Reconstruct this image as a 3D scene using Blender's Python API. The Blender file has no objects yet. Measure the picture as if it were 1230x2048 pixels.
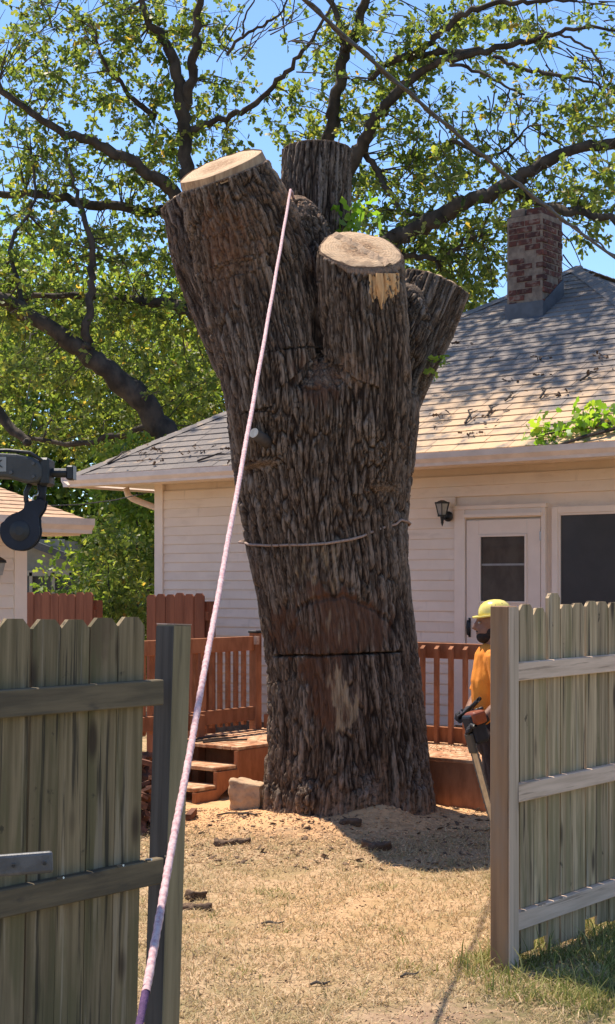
import bpy, math, random
import numpy as np
from mathutils import Vector, Matrix

# ------------------------------------------------------------------ camera, sky, sun, exposure
R = math.radians
SC = bpy.context.scene
F, HZ, H = 3000.0, 1165.0, 1.9          # focal length and horizon in photo pixels, eye height in metres
cam_d = bpy.data.cameras.new('camera')
cam = bpy.data.objects.new('camera', cam_d)
SC.collection.objects.link(cam)
cam_d.sensor_fit = 'VERTICAL'
cam_d.sensor_height = 36.0
cam_d.lens = 36.0 * F / 2048.0
cam_d.shift_y = 141.0 / 2048.0
cam_d.clip_start, cam_d.clip_end = 0.05, 3000
cam.location = (0, 0, H)
cam.rotation_euler = (R(90), 0, 0)
SC.camera = cam

SUN_AZ, SUN_EL = 43.0, 66.0             # the sun stands behind the house, to the left
world = bpy.data.worlds.new('World')
SC.world = world
world.use_nodes = True
wn = world.node_tree.nodes
sky = wn.new('ShaderNodeTexSky')
sky.sky_type = 'NISHITA'
sky.sun_disc = False
sky.sun_elevation = R(SUN_EL)
sky.sun_rotation = R(-SUN_AZ)
sky.air_density = 1.0
sky.altitude = 1200
sky.dust_density = 0.15
sky.ozone_density = 6.0
bg = wn['Background']
bg.inputs['Strength'].default_value = 0.14
world.node_tree.links.new(sky.outputs[0], bg.inputs[0])

sun_d = bpy.data.lights.new('sun', 'SUN')
sun_d.energy = 4.8
sun_d.angle = R(0.5)
sun_d.color = (1.0, 0.90, 0.76)
sun = bpy.data.objects.new('sun', sun_d)
SC.collection.objects.link(sun)
_sd = Vector((math.sin(R(SUN_AZ)) * math.cos(R(SUN_EL)), -math.cos(R(SUN_AZ)) * math.cos(R(SUN_EL)), -math.sin(R(SUN_EL))))
sun.rotation_euler = _sd.to_track_quat('-Z', 'Y').to_euler()
sun.location = (-20, 30, 40)

SC.view_settings.view_transform = 'Standard'
SC.view_settings.look = 'None'
SC.view_settings.gamma = 1.0
SC.view_settings.exposure = 0.8
SC.view_settings.use_curve_mapping = False
SC.render.engine = 'CYCLES'
SC.cycles.use_denoising = True
SC.cycles.max_bounces = 6
SC.cycles.transparent_max_bounces = 6

random.seed(7)
rng = np.random.default_rng(7)
C = SC.collection

# ------------------------------------------------------------------ helpers
def Wp(px, py, Y):
    """photo pixel at depth Y -> world point"""
    return Vector(((px - 615) / F * Y, Y, H + (HZ - py) / F * Y))

def tag(o, label=None, cat=None, group=None, kind=None):
    if label: o['label'] = label
    if cat: o['category'] = cat
    if group: o['group'] = group
    if kind: o['kind'] = kind
    return o

def thing(name, label, cat, loc=(0, 0, 0), rotz=0.0, group=None):
    o = bpy.data.objects.new(name, None)
    o.empty_display_size = 0.1
    C.objects.link(o)
    o.location = loc
    o.rotation_euler = (0, 0, rotz)
    return tag(o, label, cat, group)

def link(name, me, parent=None, loc=None, rot=None, scale=None):
    o = bpy.data.objects.new(name, me)
    C.objects.link(o)
    if parent is not None: o.parent = parent
    if loc is not None: o.location = loc
    if rot is not None: o.rotation_euler = rot
    if scale is not None: o.scale = scale
    return o

def np_mesh(name, v, f, mat, smooth=False):
    v = np.asarray(v, np.float32).reshape(-1, 3)
    f = np.asarray(f, np.int32)
    k = f.shape[1]
    me = bpy.data.meshes.new(name)
    me.vertices.add(len(v)); me.vertices.foreach_set('co', v.ravel())
    me.loops.add(f.size); me.loops.foreach_set('vertex_index', f.ravel())
    me.polygons.add(len(f))
    me.polygons.foreach_set('loop_start', np.arange(0, f.size, k, dtype=np.int32))
    me.polygons.foreach_set('loop_total', np.full(len(f), k, np.int32))
    me.update(calc_edges=True)
    me.materials.append(mat)
    if smooth: me.polygons.foreach_set('use_smooth', np.ones(len(f), bool))
    me.validate()
    return me

class MB:
    def __init__(s): s.v, s.f = [], []
    def add(s, vs, fs):
        b = len(s.v)
        s.v += [tuple(p) for p in vs]
        s.f += [tuple(b + i for i in q) for q in fs]
        return s
    def obox(s, c, ax, ay, az):
        c, ax, ay, az = Vector(c), Vector(ax), Vector(ay), Vector(az)
        vs = [c + ax * i + ay * j + az * k for k in (-1, 1) for j in (-1, 1) for i in (-1, 1)]
        return s.add(vs, [(0, 2, 3, 1), (4, 5, 7, 6), (0, 1, 5, 4), (2, 6, 7, 3), (0, 4, 6, 2), (1, 3, 7, 5)])
    def box(s, x0, x1, y0, y1, z0, z1):
        return s.obox(((x0 + x1) / 2, (y0 + y1) / 2, (z0 + z1) / 2), ((x1 - x0) / 2, 0, 0), (0, (y1 - y0) / 2, 0), (0, 0, (z1 - z0) / 2))
    def prism(s, outline, d):
        """outline: 3-D points (counter-clockwise seen from -d side reversed ok), extruded by vector d"""
        n = len(outline); d = Vector(d)
        vs = [Vector(p) for p in outline] + [Vector(p) + d for p in outline]
        fs = [tuple(range(n))[::-1], tuple(range(n, 2 * n))]
        fs += [(i, (i + 1) % n, n + (i + 1) % n, n + i) for i in range(n)]
        return s.add(vs, fs)
    def tube(s, pts, radii, n=8, cap=True, flat=None):
        pts = [Vector(p) for p in pts]
        if not hasattr(radii, '__len__'): radii = [radii] * len(pts)
        vs, fs = [], []
        ref = None
        for i, p in enumerate(pts):
            t = (pts[min(i + 1, len(pts) - 1)] - pts[max(i - 1, 0)]).normalized()
            if ref is None:
                ref = Vector((1, 0, 0)) if abs(t.x) < 0.8 else Vector((0, 1, 0))
            e1 = (ref - t * ref.dot(t)).normalized(); ref = e1
            e2 = t.cross(e1)
            r2 = radii[i] * (flat if flat else 1)
            for k in range(n):
                a = 2 * math.pi * k / n
                vs.append(p + e1 * math.cos(a) * radii[i] + e2 * math.sin(a) * r2)
        for i in range(len(pts) - 1):
            for k in range(n):
                fs.append((i * n + k, i * n + (k + 1) % n, (i + 1) * n + (k + 1) % n, (i + 1) * n + k))
        if cap:
            fs.append(tuple(range(n))[::-1]); fs.append(tuple((len(pts) - 1) * n + k for k in range(n)))
        return s.add(vs, fs)
    def ell(s, c, r, n=16, m=10, rot=None):
        vs, fs = [], []
        c = Vector(c)
        for j in range(1, m):
            ph = math.pi * j / m
            for k in range(n):
                a = 2 * math.pi * k / n
                q = Vector((r[0] * math.sin(ph) * math.cos(a), r[1] * math.sin(ph) * math.sin(a), r[2] * math.cos(ph)))
                if rot: q = rot @ q
                vs.append(c + q)
        top, bot = Vector((0, 0, r[2])), Vector((0, 0, -r[2]))
        if rot: top, bot = rot @ top, rot @ bot
        vs += [c + top, c + bot]
        for j in range(m - 2):
            for k in range(n):
                fs.append((j * n + k, (j + 1) * n + k, (j + 1) * n + (k + 1) % n, j * n + (k + 1) % n))
        t, b = len(vs) - 2, len(vs) - 1
        for k in range(n):
            fs.append((t, k, (k + 1) % n)); fs.append((b, (m - 2) * n + (k + 1) % n, (m - 2) * n + k))
        return s.add(vs, fs)
    def capsule(s, pts, radii, n=12):
        s.tube(pts, radii, n)
        for p, r in zip(pts, radii if hasattr(radii, '__len__') else [radii] * len(pts)):
            s.ell(p, (r, r, r), n, 8)
        return s
    def lathe(s, prof, n=24, origin=(0, 0, 0), axis='z'):
        vs, fs = [], []
        o = Vector(origin)
        for r, z in prof:
            for k in range(n):
                a = 2 * math.pi * k / n
                q = (r * math.cos(a), r * math.sin(a), z)
                if axis == 'y': q = (q[0], q[2], q[1])
                if axis == 'x': q = (q[2], q[0], q[1])
                vs.append(o + Vector(q))
        for j in range(len(prof) - 1):
            for k in range(n):
                fs.append((j * n + k, j * n + (k + 1) % n, (j + 1) * n + (k + 1) % n, (j + 1) * n + k))
        fs.append(tuple(range(n))[::-1]); fs.append(tuple((len(prof) - 1) * n + k for k in range(n)))
        return s.add(vs, fs)
    def mesh(s, name, mat, smooth=False, bevel=0.0, seg=1):
        import bmesh
        me = bpy.data.meshes.new(name)
        me.from_pydata([tuple(p) for p in s.v], [], s.f)
        bm = bmesh.new(); bm.from_mesh(me)
        bmesh.ops.recalc_face_normals(bm, faces=bm.faces)
        if bevel:
            es = [e for e in bm.edges if len(e.link_faces) == 2 and e.calc_face_angle(0) > 0.5]
            bmesh.ops.bevel(bm, geom=es, offset=bevel, segments=seg, affect='EDGES', profile=0.5)
        bm.to_mesh(me); bm.free()
        me.materials.append(mat)
        if smooth:
            for p in me.polygons: p.use_smooth = True
        return me
    def build(s, name, mat, parent=None, smooth=False, bevel=0.0, seg=1, loc=None, rot=None):
        return link(name, s.mesh(name, mat, smooth, bevel, seg), parent, loc, rot)

def remesh(mb, voxel, smooth=0, factor=0.5):
    """union of overlapping closed shapes as one continuous skin"""
    me = bpy.data.meshes.new('tmp'); me.from_pydata([tuple(p) for p in mb.v], [], mb.f)
    o = bpy.data.objects.new('tmp', me); C.objects.link(o)
    m = o.modifiers.new('r', 'REMESH'); m.mode = 'VOXEL'; m.voxel_size = voxel; m.adaptivity = 0
    if smooth:
        k = o.modifiers.new('s', 'SMOOTH'); k.iterations = smooth; k.factor = factor
    dg = bpy.context.evaluated_depsgraph_get()
    ev = o.evaluated_get(dg); src = ev.to_mesh()
    v = np.empty(len(src.vertices) * 3, np.float32); src.vertices.foreach_get('co', v)
    nv = np.empty(len(src.vertices) * 3, np.float32); src.vertex_normals.foreach_get('vector', nv)
    lp = np.empty(len(src.loops), np.int32); src.loops.foreach_get('vertex_index', lp)
    ok = len(src.loops) == 4 * len(src.polygons)
    assert ok
    ev.to_mesh_clear()
    bpy.data.objects.remove(o); bpy.data.meshes.remove(me)
    return v.reshape(-1, 3).astype(np.float64), nv.reshape(-1, 3).astype(np.float64), lp.reshape(-1, 4)

def blob(name, mb, voxel, mat, parent=None, smooth=4, loc=None):
    v, n, f = remesh(mb, voxel, smooth)
    return link(name, np_mesh(name, v, f, mat, True), parent, loc)

# gradient noise on numpy arrays
_perm = np.random.default_rng(3).permutation(256); _perm = np.concatenate([_perm, _perm, _perm])
_grad = np.random.default_rng(4).normal(size=(256, 3)); _grad /= np.linalg.norm(_grad, axis=1)[:, None]
_jit = np.random.default_rng(5).uniform(-.42, .42, size=(256, 3))
def perlin(p):
    p = np.asarray(p, float); i = np.floor(p).astype(int); f = p - i; i &= 255
    u = f * f * f * (f * (f * 6 - 15) + 10)
    def g(dx, dy, dz):
        h = _perm[_perm[_perm[(i[:, 0] + dx) & 255] + ((i[:, 1] + dy) & 255)] + ((i[:, 2] + dz) & 255)]
        return ((_grad[h]) * (f - np.array([dx, dy, dz]))).sum(1)
    def L(a, b, t): return a + (b - a) * t
    x00 = L(g(0, 0, 0), g(1, 0, 0), u[:, 0]); x10 = L(g(0, 1, 0), g(1, 1, 0), u[:, 0])
    x01 = L(g(0, 0, 1), g(1, 0, 1), u[:, 0]); x11 = L(g(0, 1, 1), g(1, 1, 1), u[:, 0])
    return L(L(x00, x10, u[:, 1]), L(x01, x11, u[:, 1]), u[:, 2]) * 1.6
def worley(p):
    """distance to the nearest cell border, and a random value for the cell"""
    p = np.asarray(p, float); i = np.floor(p).astype(int); f1 = np.full(len(p), 9.0); f2 = f1.copy(); idv = np.zeros(len(p))
    for dx in (-1, 0, 1):
        for dy in (-1, 0, 1):
            for dz in (-1, 0, 1):
                c = i + [dx, dy, dz]; h = _perm[_perm[_perm[c[:, 0] & 255] + (c[:, 1] & 255)] + (c[:, 2] & 255)]
                d = np.linalg.norm(c + .5 + _jit[h] - p, axis=1); n = d < f1
                f2 = np.where(n, f1, np.minimum(f2, d)); f1 = np.where(n, d, f1); idv = np.where(n, h / 255.0, idv)
    return f2 - f1, idv
def sstep(a, b, x):
    t = np.clip((x - a) / (b - a), 0, 1); return t * t * (3 - 2 * t)

# ------------------------------------------------------------------ materials
class NT:
    def __init__(s, name):
        s.m = bpy.data.materials.new(name); s.m.use_nodes = True
        s.t = s.m.node_tree; s.b = s.t.nodes['Principled BSDF']; s.out = s.t.nodes['Material Output']
    def n(s, ty, **kw):
        o = s.t.nodes.new(ty)
        for k, v in kw.items():
            if hasattr(o, k) and not k[0].isupper(): setattr(o, k, v)
            else: o.inputs[k].default_value = v
        return o
    def l(s, a, b): s.t.links.new(a, b)
    def math(s, op, a, b=0.5):
        o = s.n('ShaderNodeMath'); o.operation = op
        for i, q in enumerate((a, b)):
            if hasattr(q, 'links'): s.l(q, o.inputs[i])
            else: o.inputs[i].default_value = q
        return o.outputs[0]
    def ramp(s, fac, lo, hi):
        o = s.n('ShaderNodeMapRange'); o.inputs['From Min'].default_value = lo; o.inputs['From Max'].default_value = hi
        o.interpolation_type = 'SMOOTHSTEP'
        s.l(fac, o.inputs['Value']); return o.outputs['Result']
    def mix(s, fac, a, b, mode='MIX'):
        o = s.n('ShaderNodeMix'); o.data_type = 'RGBA'; o.blend_type = mode
        for sock, q in ((o.inputs[0], fac), (o.inputs[6], a), (o.inputs[7], b)):
            if hasattr(q, 'links'): s.l(q, sock)
            elif isinstance(q, (int, float)): sock.default_value = q
            else: sock.default_value = (*q, 1)
        return o.outputs[2]

def M(name, c1, c2=None, sc=(6, 6, 6), lo=0.35, hi=0.65, layers=(), rough=0.85, bump=0.3, bsc=None, bdist=0.01,
      rnd=0.0, coord='Object', attr=None, spec=0.25, detail=6, island=0.0, metal=0.0, knots=None):
    """noise-mixed colour, overlay layers (colour, scale, lo, hi, amount), bump, and per-object variation"""
    k = NT(name)
    if attr:
        co = k.n('ShaderNodeAttribute'); co.attribute_name = attr; vec = co.outputs['Vector']
    else:
        co = k.n('ShaderNodeTexCoord'); vec = co.outputs[coord]
    oi = k.n('ShaderNodeObjectInfo')
    if rnd:
        off = k.n('ShaderNodeVectorMath'); off.operation = 'MULTIPLY_ADD'
        cmb = k.n('ShaderNodeCombineXYZ')
        for i, w in enumerate((37.0, 61.0, 23.0)): k.l(k.math('MULTIPLY', oi.outputs['Random'], w), cmb.inputs[i])
        k.l(vec, off.inputs[0]); off.inputs[1].default_value = (1, 1, 1); k.l(cmb.outputs[0], off.inputs[2]); vec = off.outputs[0]
    def noise(scale, det=detail):
        mp = k.n('ShaderNodeMapping'); mp.inputs['Scale'].default_value = scale; k.l(vec, mp.inputs['Vector'])
        nz = k.n('ShaderNodeTexNoise'); nz.inputs['Scale'].default_value = 1; nz.inputs['Detail'].default_value = det
        nz.inputs['Roughness'].default_value = 0.6
        k.l(mp.outputs[0], nz.inputs['Vector']); return nz.outputs['Fac']
    n0 = noise(sc)
    col = k.mix(k.ramp(n0, lo, hi), c1, c2 or c1)
    for (lc, ls, l0, l1, amt) in layers:
        col = k.mix(k.math('MULTIPLY', k.ramp(noise(ls), l0, l1), amt), col, lc)
    if knots:
        mk = k.n('ShaderNodeMapping'); mk.inputs['Scale'].default_value = knots; k.l(vec, mk.inputs['Vector'])
        vk = k.n('ShaderNodeTexVoronoi'); vk.inputs['Scale'].default_value = 1; k.l(mk.outputs[0], vk.inputs['Vector'])
        col = k.mix(k.math('MULTIPLY', k.ramp(vk.outputs['Distance'], .17, .06), .85), col, (.045, .028, .018))
    if rnd or island:
        src = oi.outputs['Random']
        if island:
            g = k.n('ShaderNodeNewGeometry'); src = g.outputs['Random Per Island']
        amt = island or rnd
        v = k.math('ADD', k.math('MULTIPLY', src, 2 * amt), 1 - amt)
        hs = k.n('ShaderNodeHueSaturation'); k.l(v, hs.inputs['Value']); k.l(col, hs.inputs['Color']); col = hs.outputs[0]
    k.l(col, k.b.inputs['Base Color'])
    k.b.inputs['Roughness'].default_value = rough
    k.b.inputs['Specular IOR Level'].default_value = spec
    k.b.inputs['Metallic'].default_value = metal
    if bump:
        bp = k.n('ShaderNodeBump'); bp.inputs['Strength'].default_value = bump; bp.inputs['Distance'].default_value = bdist
        k.l(noise(bsc or tuple(3 * q for q in sc)), bp.inputs['Height']); k.l(bp.outputs[0], k.b.inputs['Normal'])
    return k.m

def leaf_mat(name, a, b, c, trans=0.5):
    k = NT(name)
    g = k.n('ShaderNodeNewGeometry'); r = g.outputs['Random Per Island']
    cr = k.n('ShaderNodeValToRGB'); e = cr.color_ramp.elements
    e[0].position = 0.0; e[0].color = (*a, 1); e[1].position = 0.62; e[1].color = (*b, 1)
    q = e.new(0.97); q.color = (*c, 1); q = e.new(1.0); q.color = (c[0] * 1.6, c[1] * 0.9, c[2], 1)
    k.l(r, cr.inputs[0])
    k.l(cr.outputs[0], k.b.inputs['Base Color']); k.b.inputs['Roughness'].default_value = 0.45
    k.b.inputs['Specular IOR Level'].default_value = 0.35
    tr = k.n('ShaderNodeBsdfTranslucent')
    tc = k.mix(1.0, cr.outputs[0], (1.65, 1.75, 0.65), 'MULTIPLY'); k.l(tc, tr.inputs['Color'])
    ms = k.n('ShaderNodeMixShader'); ms.inputs[0].default_value = trans
    k.l(k.b.outputs[0], ms.inputs[1]); k.l(tr.outputs[0], ms.inputs[2]); k.l(ms.outputs[0], k.out.inputs['Surface'])
    return k.m

def bark_mat(name, ridge, furrow, wood, red):
    """bark that reads the furrow / bare-patch masks stored on the mesh"""
    k = NT(name)
    def at(nm):
        o = k.n('ShaderNodeAttribute'); o.attribute_name = nm; return o
    q = at('bark_co').outputs['Vector']
    def noise(scale, det=6):
        mp = k.n('ShaderNodeMapping'); mp.inputs['Scale'].default_value = scale; k.l(q, mp.inputs['Vector'])
        nz = k.n('ShaderNodeTexNoise'); nz.inputs['Scale'].default_value = 1; nz.inputs['Detail'].default_value = det
        nz.inputs['Roughness'].default_value = 0.65
        k.l(mp.outputs[0], nz.inputs['Vector']); return nz.outputs['Fac']
    fine = noise((95, 95, 9)); big = noise((2.5, 2.5, 1.0), 3); mid = noise((14, 14, 3))
    col = k.mix(k.ramp(fine, 0.3, 0.7), (ridge[0] * .45, ridge[1] * .42, ridge[2] * .4), ridge)
    col = k.mix(k.math('MULTIPLY', k.ramp(mid, .5, .75), .55), col, (.26, .20, .155))
    col = k.mix(k.math('MULTIPLY', k.ramp(big, .48, .68), .55), col, (.13, .075, .05))
    mpv = k.n('ShaderNodeMapping'); mpv.inputs['Scale'].default_value = (58, 58, 4.5); k.l(q, mpv.inputs['Vector'])
    wv = k.n('ShaderNodeVectorMath'); wv.operation = 'MULTIPLY_ADD'; nzv = k.n('ShaderNodeTexNoise'); nzv.inputs['Scale'].default_value = .7; nzv.inputs['Detail'].default_value = 4
    k.l(mpv.outputs[0], nzv.inputs['Vector']); k.l(nzv.outputs['Color'], wv.inputs[0]); wv.inputs[1].default_value = (1.6, 1.6, 1.6); k.l(mpv.outputs[0], wv.inputs[2])
    vo = k.n('ShaderNodeTexVoronoi'); vo.feature = 'DISTANCE_TO_EDGE'; vo.inputs['Scale'].default_value = 1; k.l(wv.outputs[0], vo.inputs['Vector'])
    crk = k.ramp(vo.outputs['Distance'], .13, .0)
    col = k.mix(k.math('MULTIPLY', crk, .6), col, furrow)
    col = k.mix(k.math('MULTIPLY', at('plate').outputs['Fac'], .6), col, (.35, .275, .215))
    col = k.mix(at('furrow').outputs['Fac'], col, furrow)
    redm = k.math('MULTIPLY', at('red').outputs['Fac'], k.ramp(noise((9, 9, 2.5)), .25, .55))
    col = k.mix(redm, col, red)
    pale = k.math('MULTIPLY', at('bare').outputs['Fac'], k.ramp(noise((18, 18, 3)), .3, .6))
    col = k.mix(pale, col, wood)
    dust = k.math('MULTIPLY', at('dust').outputs['Fac'], k.ramp(noise((30, 30, 25)), .35, .6))
    col = k.mix(dust, col, (.36, .22, .14))
    k.l(col, k.b.inputs['Base Color']); k.b.inputs['Roughness'].default_value = .9
    k.b.inputs['Specular IOR Level'].default_value = .15
    bp = k.n('ShaderNodeBump'); bp.inputs['Strength'].default_value = .9; bp.inputs['Distance'].default_value = .012
    k.l(k.math('SUBTRACT', noise((110, 110, 16)), k.math('MULTIPLY', crk, .55)), bp.inputs['Height']); k.l(bp.outputs[0], k.b.inputs['Normal'])
    return k.m

MT = {}
MT['bark'] = bark_mat('oak_bark', (.275, .195, .14), (.026, .016, .011), (.40, .29, .18), (.125, .06, .036))
MT['limb'] = M('limb_bark', (.085, .066, .053), (.036, .029, .025), (5, 5, 3), rough=.9, bump=.6, bdist=.02)
MT['wood_cut'] = M('fresh_cut_wood', (.50, .335, .21), (.33, .215, .135), (16, 16, 16), layers=[((.58, .41, .26), (70, 5, 70), .52, .66, .6), ((.22, .14, .09), (5, 5, 5), .54, .70, .5)], bump=.7, bsc=(60, 60, 60), bdist=.006)
MT['hinge'] = M('hinge_wood', (.50, .33, .19), (.30, .185, .105), (30, 30, 2.0), lo=.3, hi=.7, bump=.6, bsc=(60, 60, 4), layers=[((.15, .09, .055), (14, 14, 1.0), .58, .7, .7)])
MT['wood_grain'] = M('split_wood', (.74, .46, .22), (.46, .25, .11), (34, 34, 2.2), lo=.3, hi=.7, bump=.6, bsc=(60, 60, 4))
MT['fence'] = M('mossy_fence_board', (.265, .195, .11), (.135, .10, .052), (44, 44, 1.3), lo=.3, hi=.7, rnd=.16, bump=.5, bsc=(90, 90, 4), bdist=.003,
                layers=[((.115, .098, .045), (8, 8, 1.1), .45, .60, .7), ((.04, .032, .022), (34, 34, 1.0), .55, .63, .85), ((.33, .26, .175), (30, 30, .8), .58, .66, .6), ((.13, .08, .048), (5, 5, 1.6), .58, .70, .6), ((.03, .026, .02), (9, 9, 9), .66, .72, .7)], knots=(5, 5, 1.7))
MT['fence_pale'] = M('weathered_fence_board', (.56, .405, .245), (.29, .20, .11), (46, 46, 1.2), lo=.3, hi=.7, rnd=.22, bump=.5, bsc=(90, 90, 4), bdist=.003,
                     layers=[((.205, .165, .075), (11, 11, .9), .46, .60, .7), ((.05, .036, .025), (38, 38, 1.0), .56, .64, .9), ((.46, .38, .29), (24, 24, .9), .58, .72, .5), ((.10, .115, .085), (5, 5, 3), .62, .74, .4), ((.05, .035, .025), (12, 12, 8), .66, .72, .8)], knots=(6, 6, 1.6))
MT['rail_pale'] = M('pale_fence_rail', (.68, .485, .355), (.52, .365, .26), (2.0, 30, 30), lo=.3, hi=.7, rnd=.1, bump=.4, bsc=(3, 80, 80), bdist=.003,
                    layers=[((.28, .19, .13), (1.6, 40, 40), .55, .64, .7)], knots=(1.8, 6, 6))
MT['post_pale'] = M('pale_post_face', (.60, .44, .32), (.43, .31, .215), (40, 40, 1.1), lo=.3, hi=.7, bump=.4, bsc=(80, 80, 3), bdist=.003, layers=[((.25, .17, .11), (36, 36, 1.0), .57, .66, .6)], knots=(5, 5, 1.3))
MT['rail_dark'] = M('dark_fence_rail', (.18, .135, .08), (.09, .07, .045), (2.0, 24, 24), lo=.3, hi=.7, rnd=.1, bump=.4, bsc=(3, 80, 80), bdist=.003,  # brown rail with near-black blotches
                    layers=[((.03, .029, .03), (3, 9, 9), .55, .72, .75)])
MT['post_green'] = M('green_fence_post', (.30, .235, .135), (.20, .155, .085), (22, 22, 1.3), lo=.3, hi=.7, bump=.5, bsc=(80, 80, 3), bdist=.003,
                     layers=[((.05, .045, .035), (26, 26, 1.2), .62, .74, .8)])
MT['post_dark'] = M('dark_post_face', (.10, .088, .074), (.05, .044, .038), (26, 26, 1.2), lo=.3, hi=.7, bump=.5, bsc=(80, 80, 3), bdist=.003,  # grey-brown, darker than the post's other faces
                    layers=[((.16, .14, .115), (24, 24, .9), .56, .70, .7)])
MT['post_brown'] = M('brown_fence_post', (.33, .195, .105), (.22, .125, .068), (18, 18, .9), lo=.3, hi=.7, bump=.4, bsc=(80, 80, 3), bdist=.003,
                     layers=[((.085, .045, .025), (30, 30, 1.0), .58, .72, .75), ((.24, .185, .14), (3, 3, .7), .44, .6, .7)])
MT['deck'] = M('stained_deck_wood', (.37, .155, .075), (.26, .105, .05), (12, 12, 4), rnd=.12, bump=.35, bsc=(60, 20, 20), bdist=.003)
MT['deck_top'] = M('dusty_deck_board', (.42, .20, .10), (.30, .13, .065), (10, 10, 10), rnd=.12, bump=.4, layers=[((.60, .42, .26), (9, 9, 9), .42, .62, .85)])
MT['red_fence'] = M('redbrown_fence_board', (.27, .105, .058), (.20, .075, .042), (14, 14, 1.5), rnd=.12, bump=.3, bsc=(50, 50, 4))
MT['siding'] = M('vinyl_siding', (.80, .665, .54), (.75, .615, .495), (3, 3, 3), layers=[((.50, .39, .30), (2.5, 2.5, 9), .56, .72, .35), ((.42, .33, .26), (14, 14, 1.2), .60, .74, .28)], rough=.55, rnd=.035, bump=.08, bsc=(40, 40, 200))
MT['trim'] = M('white_trim', (.82, .69, .575), (.77, .645, .535), (4, 4, 4), rough=.5, rnd=.02, bump=.05)
MT['gutter'] = M('painted_gutter', (.76, .62, .52), (.66, .53, .44), (5, 5, 9), rough=.45, bump=.05, layers=[((.33, .27, .21), (6, 6, 20), .62, .78, .35)])
MT['siding_far'] = M('drab_siding', (.34, .31, .25), (.28, .26, .21), (4, 4, 4), rnd=.05, bump=.05)
MT['black'] = M('black_metal', (.012, .012, .014), (.022, .022, .024), (20, 20, 20), rough=.45, bump=.1, spec=.4)
MT['navy'] = M('blue_black_plastic', (.010, .013, .022), (.016, .020, .032), (20, 20, 20), rough=.6, bump=.1, spec=.3)
MT['charcoal'] = M('charcoal_paint', (.055, .053, .050), (.042, .041, .039), (18, 18, 18), rough=.5, bump=.15, bsc=(120, 120, 120), spec=.4)
MT['steel'] = M('grey_steel', (.10, .098, .10), (.065, .064, .066), (25, 25, 25), rough=.5, bump=.15, spec=.5)
MT['sticker'] = M('grey_sticker', (.30, .30, .29), (.26, .26, .25), (20, 20, 20), rough=.5, bump=0)
MT['chrome'] = M('bright_metal', (.6, .58, .52), (.45, .43, .40), (20, 20, 20), rough=.3, bump=0, metal=.8)
MT['rope'] = M('pink_white_rope', (.47, .255, .26), (.60, .42, .40), (70, 70, 70), lo=.35, hi=.6, bump=.5, bsc=(160, 160, 160), bdist=.003, layers=[((.40, .18, .26), (50, 50, 50), .60, .72, .7)])
MT['rope_tan'] = M('weathered_rope', (.36, .25, .195), (.25, .17, .13), (60, 60, 60), bump=.4)
MT['purple'] = M('purple_sleeve', (.105, .052, .12), (.07, .035, .085), (60, 60, 60), bump=.4, bsc=(200, 200, 200))
MT['cable'] = M('grey_cable', (.09, .08, .072), (.05, .046, .043), (20, 20, 20), rough=.6, bump=.1)
MT['shingle'] = M('asphalt_shingle', (.175, .152, .138), (.115, .100, .095), (9, 9, 9), rnd=.16, rough=.95, bump=.5, bsc=(150, 150, 150), bdist=.004,
                  layers=[((.21, .185, .16), (60, 60, 60), .55, .7, .6)])
MT['brick'] = M('chimney_brick', (.125, .042, .028), (.065, .024, .019), (14, 14, 14), rnd=.3, bump=.5, layers=[((.04, .022, .02), (6, 6, 6), .5, .64, .6), ((.25, .185, .14), (11, 11, 16), .52, .64, .55)])
MT['mortar'] = M('smeared_mortar', (.23, .17, .125), (.14, .10, .075), (12, 12, 12), bump=.6, bsc=(40, 40, 40), bdist=.01, layers=[((.15, .11, .09), (9, 9, 9), .58, .72, .6)])
MT['flashing'] = M('lead_flashing', (.10, .10, .11), (.075, .075, .082), (8, 8, 8), rough=.5, bump=.1)
MT['screen'] = M('dark_window_screen', (.058, .056, .054), (.046, .045, .044), (3, 3, 3), rough=.35, bump=.05, bsc=(400, 400, 400), spec=.35)
MT['glass'] = M('door_glass', (.075, .072, .066), (.045, .044, .042), (5, 5, 3), rough=.06, bump=0, spec=.6)
MT['lampglass'] = M('lamp_glass', (.34, .33, .30), (.28, .27, .25), (20, 20, 20), rough=.2, bump=0, spec=.5)
MT['stone'] = M('tan_stone', (.50, .33, .20), (.36, .235, .145), (9, 9, 9), bump=.7, bsc=(30, 30, 30), bdist=.01, layers=[((.16, .12, .09), (18, 18, 18), .58, .72, .6)])
MT['barkchip'] = M('bark_litter', (.17, .105, .066), (.09, .055, .036), (15, 15, 15), bump=.6, island=.35)
MT['chips'] = M('sawdust_chips', (.66, .42, .235), (.50, .30, .16), (9, 9, 9), island=.4, bump=0)
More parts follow.
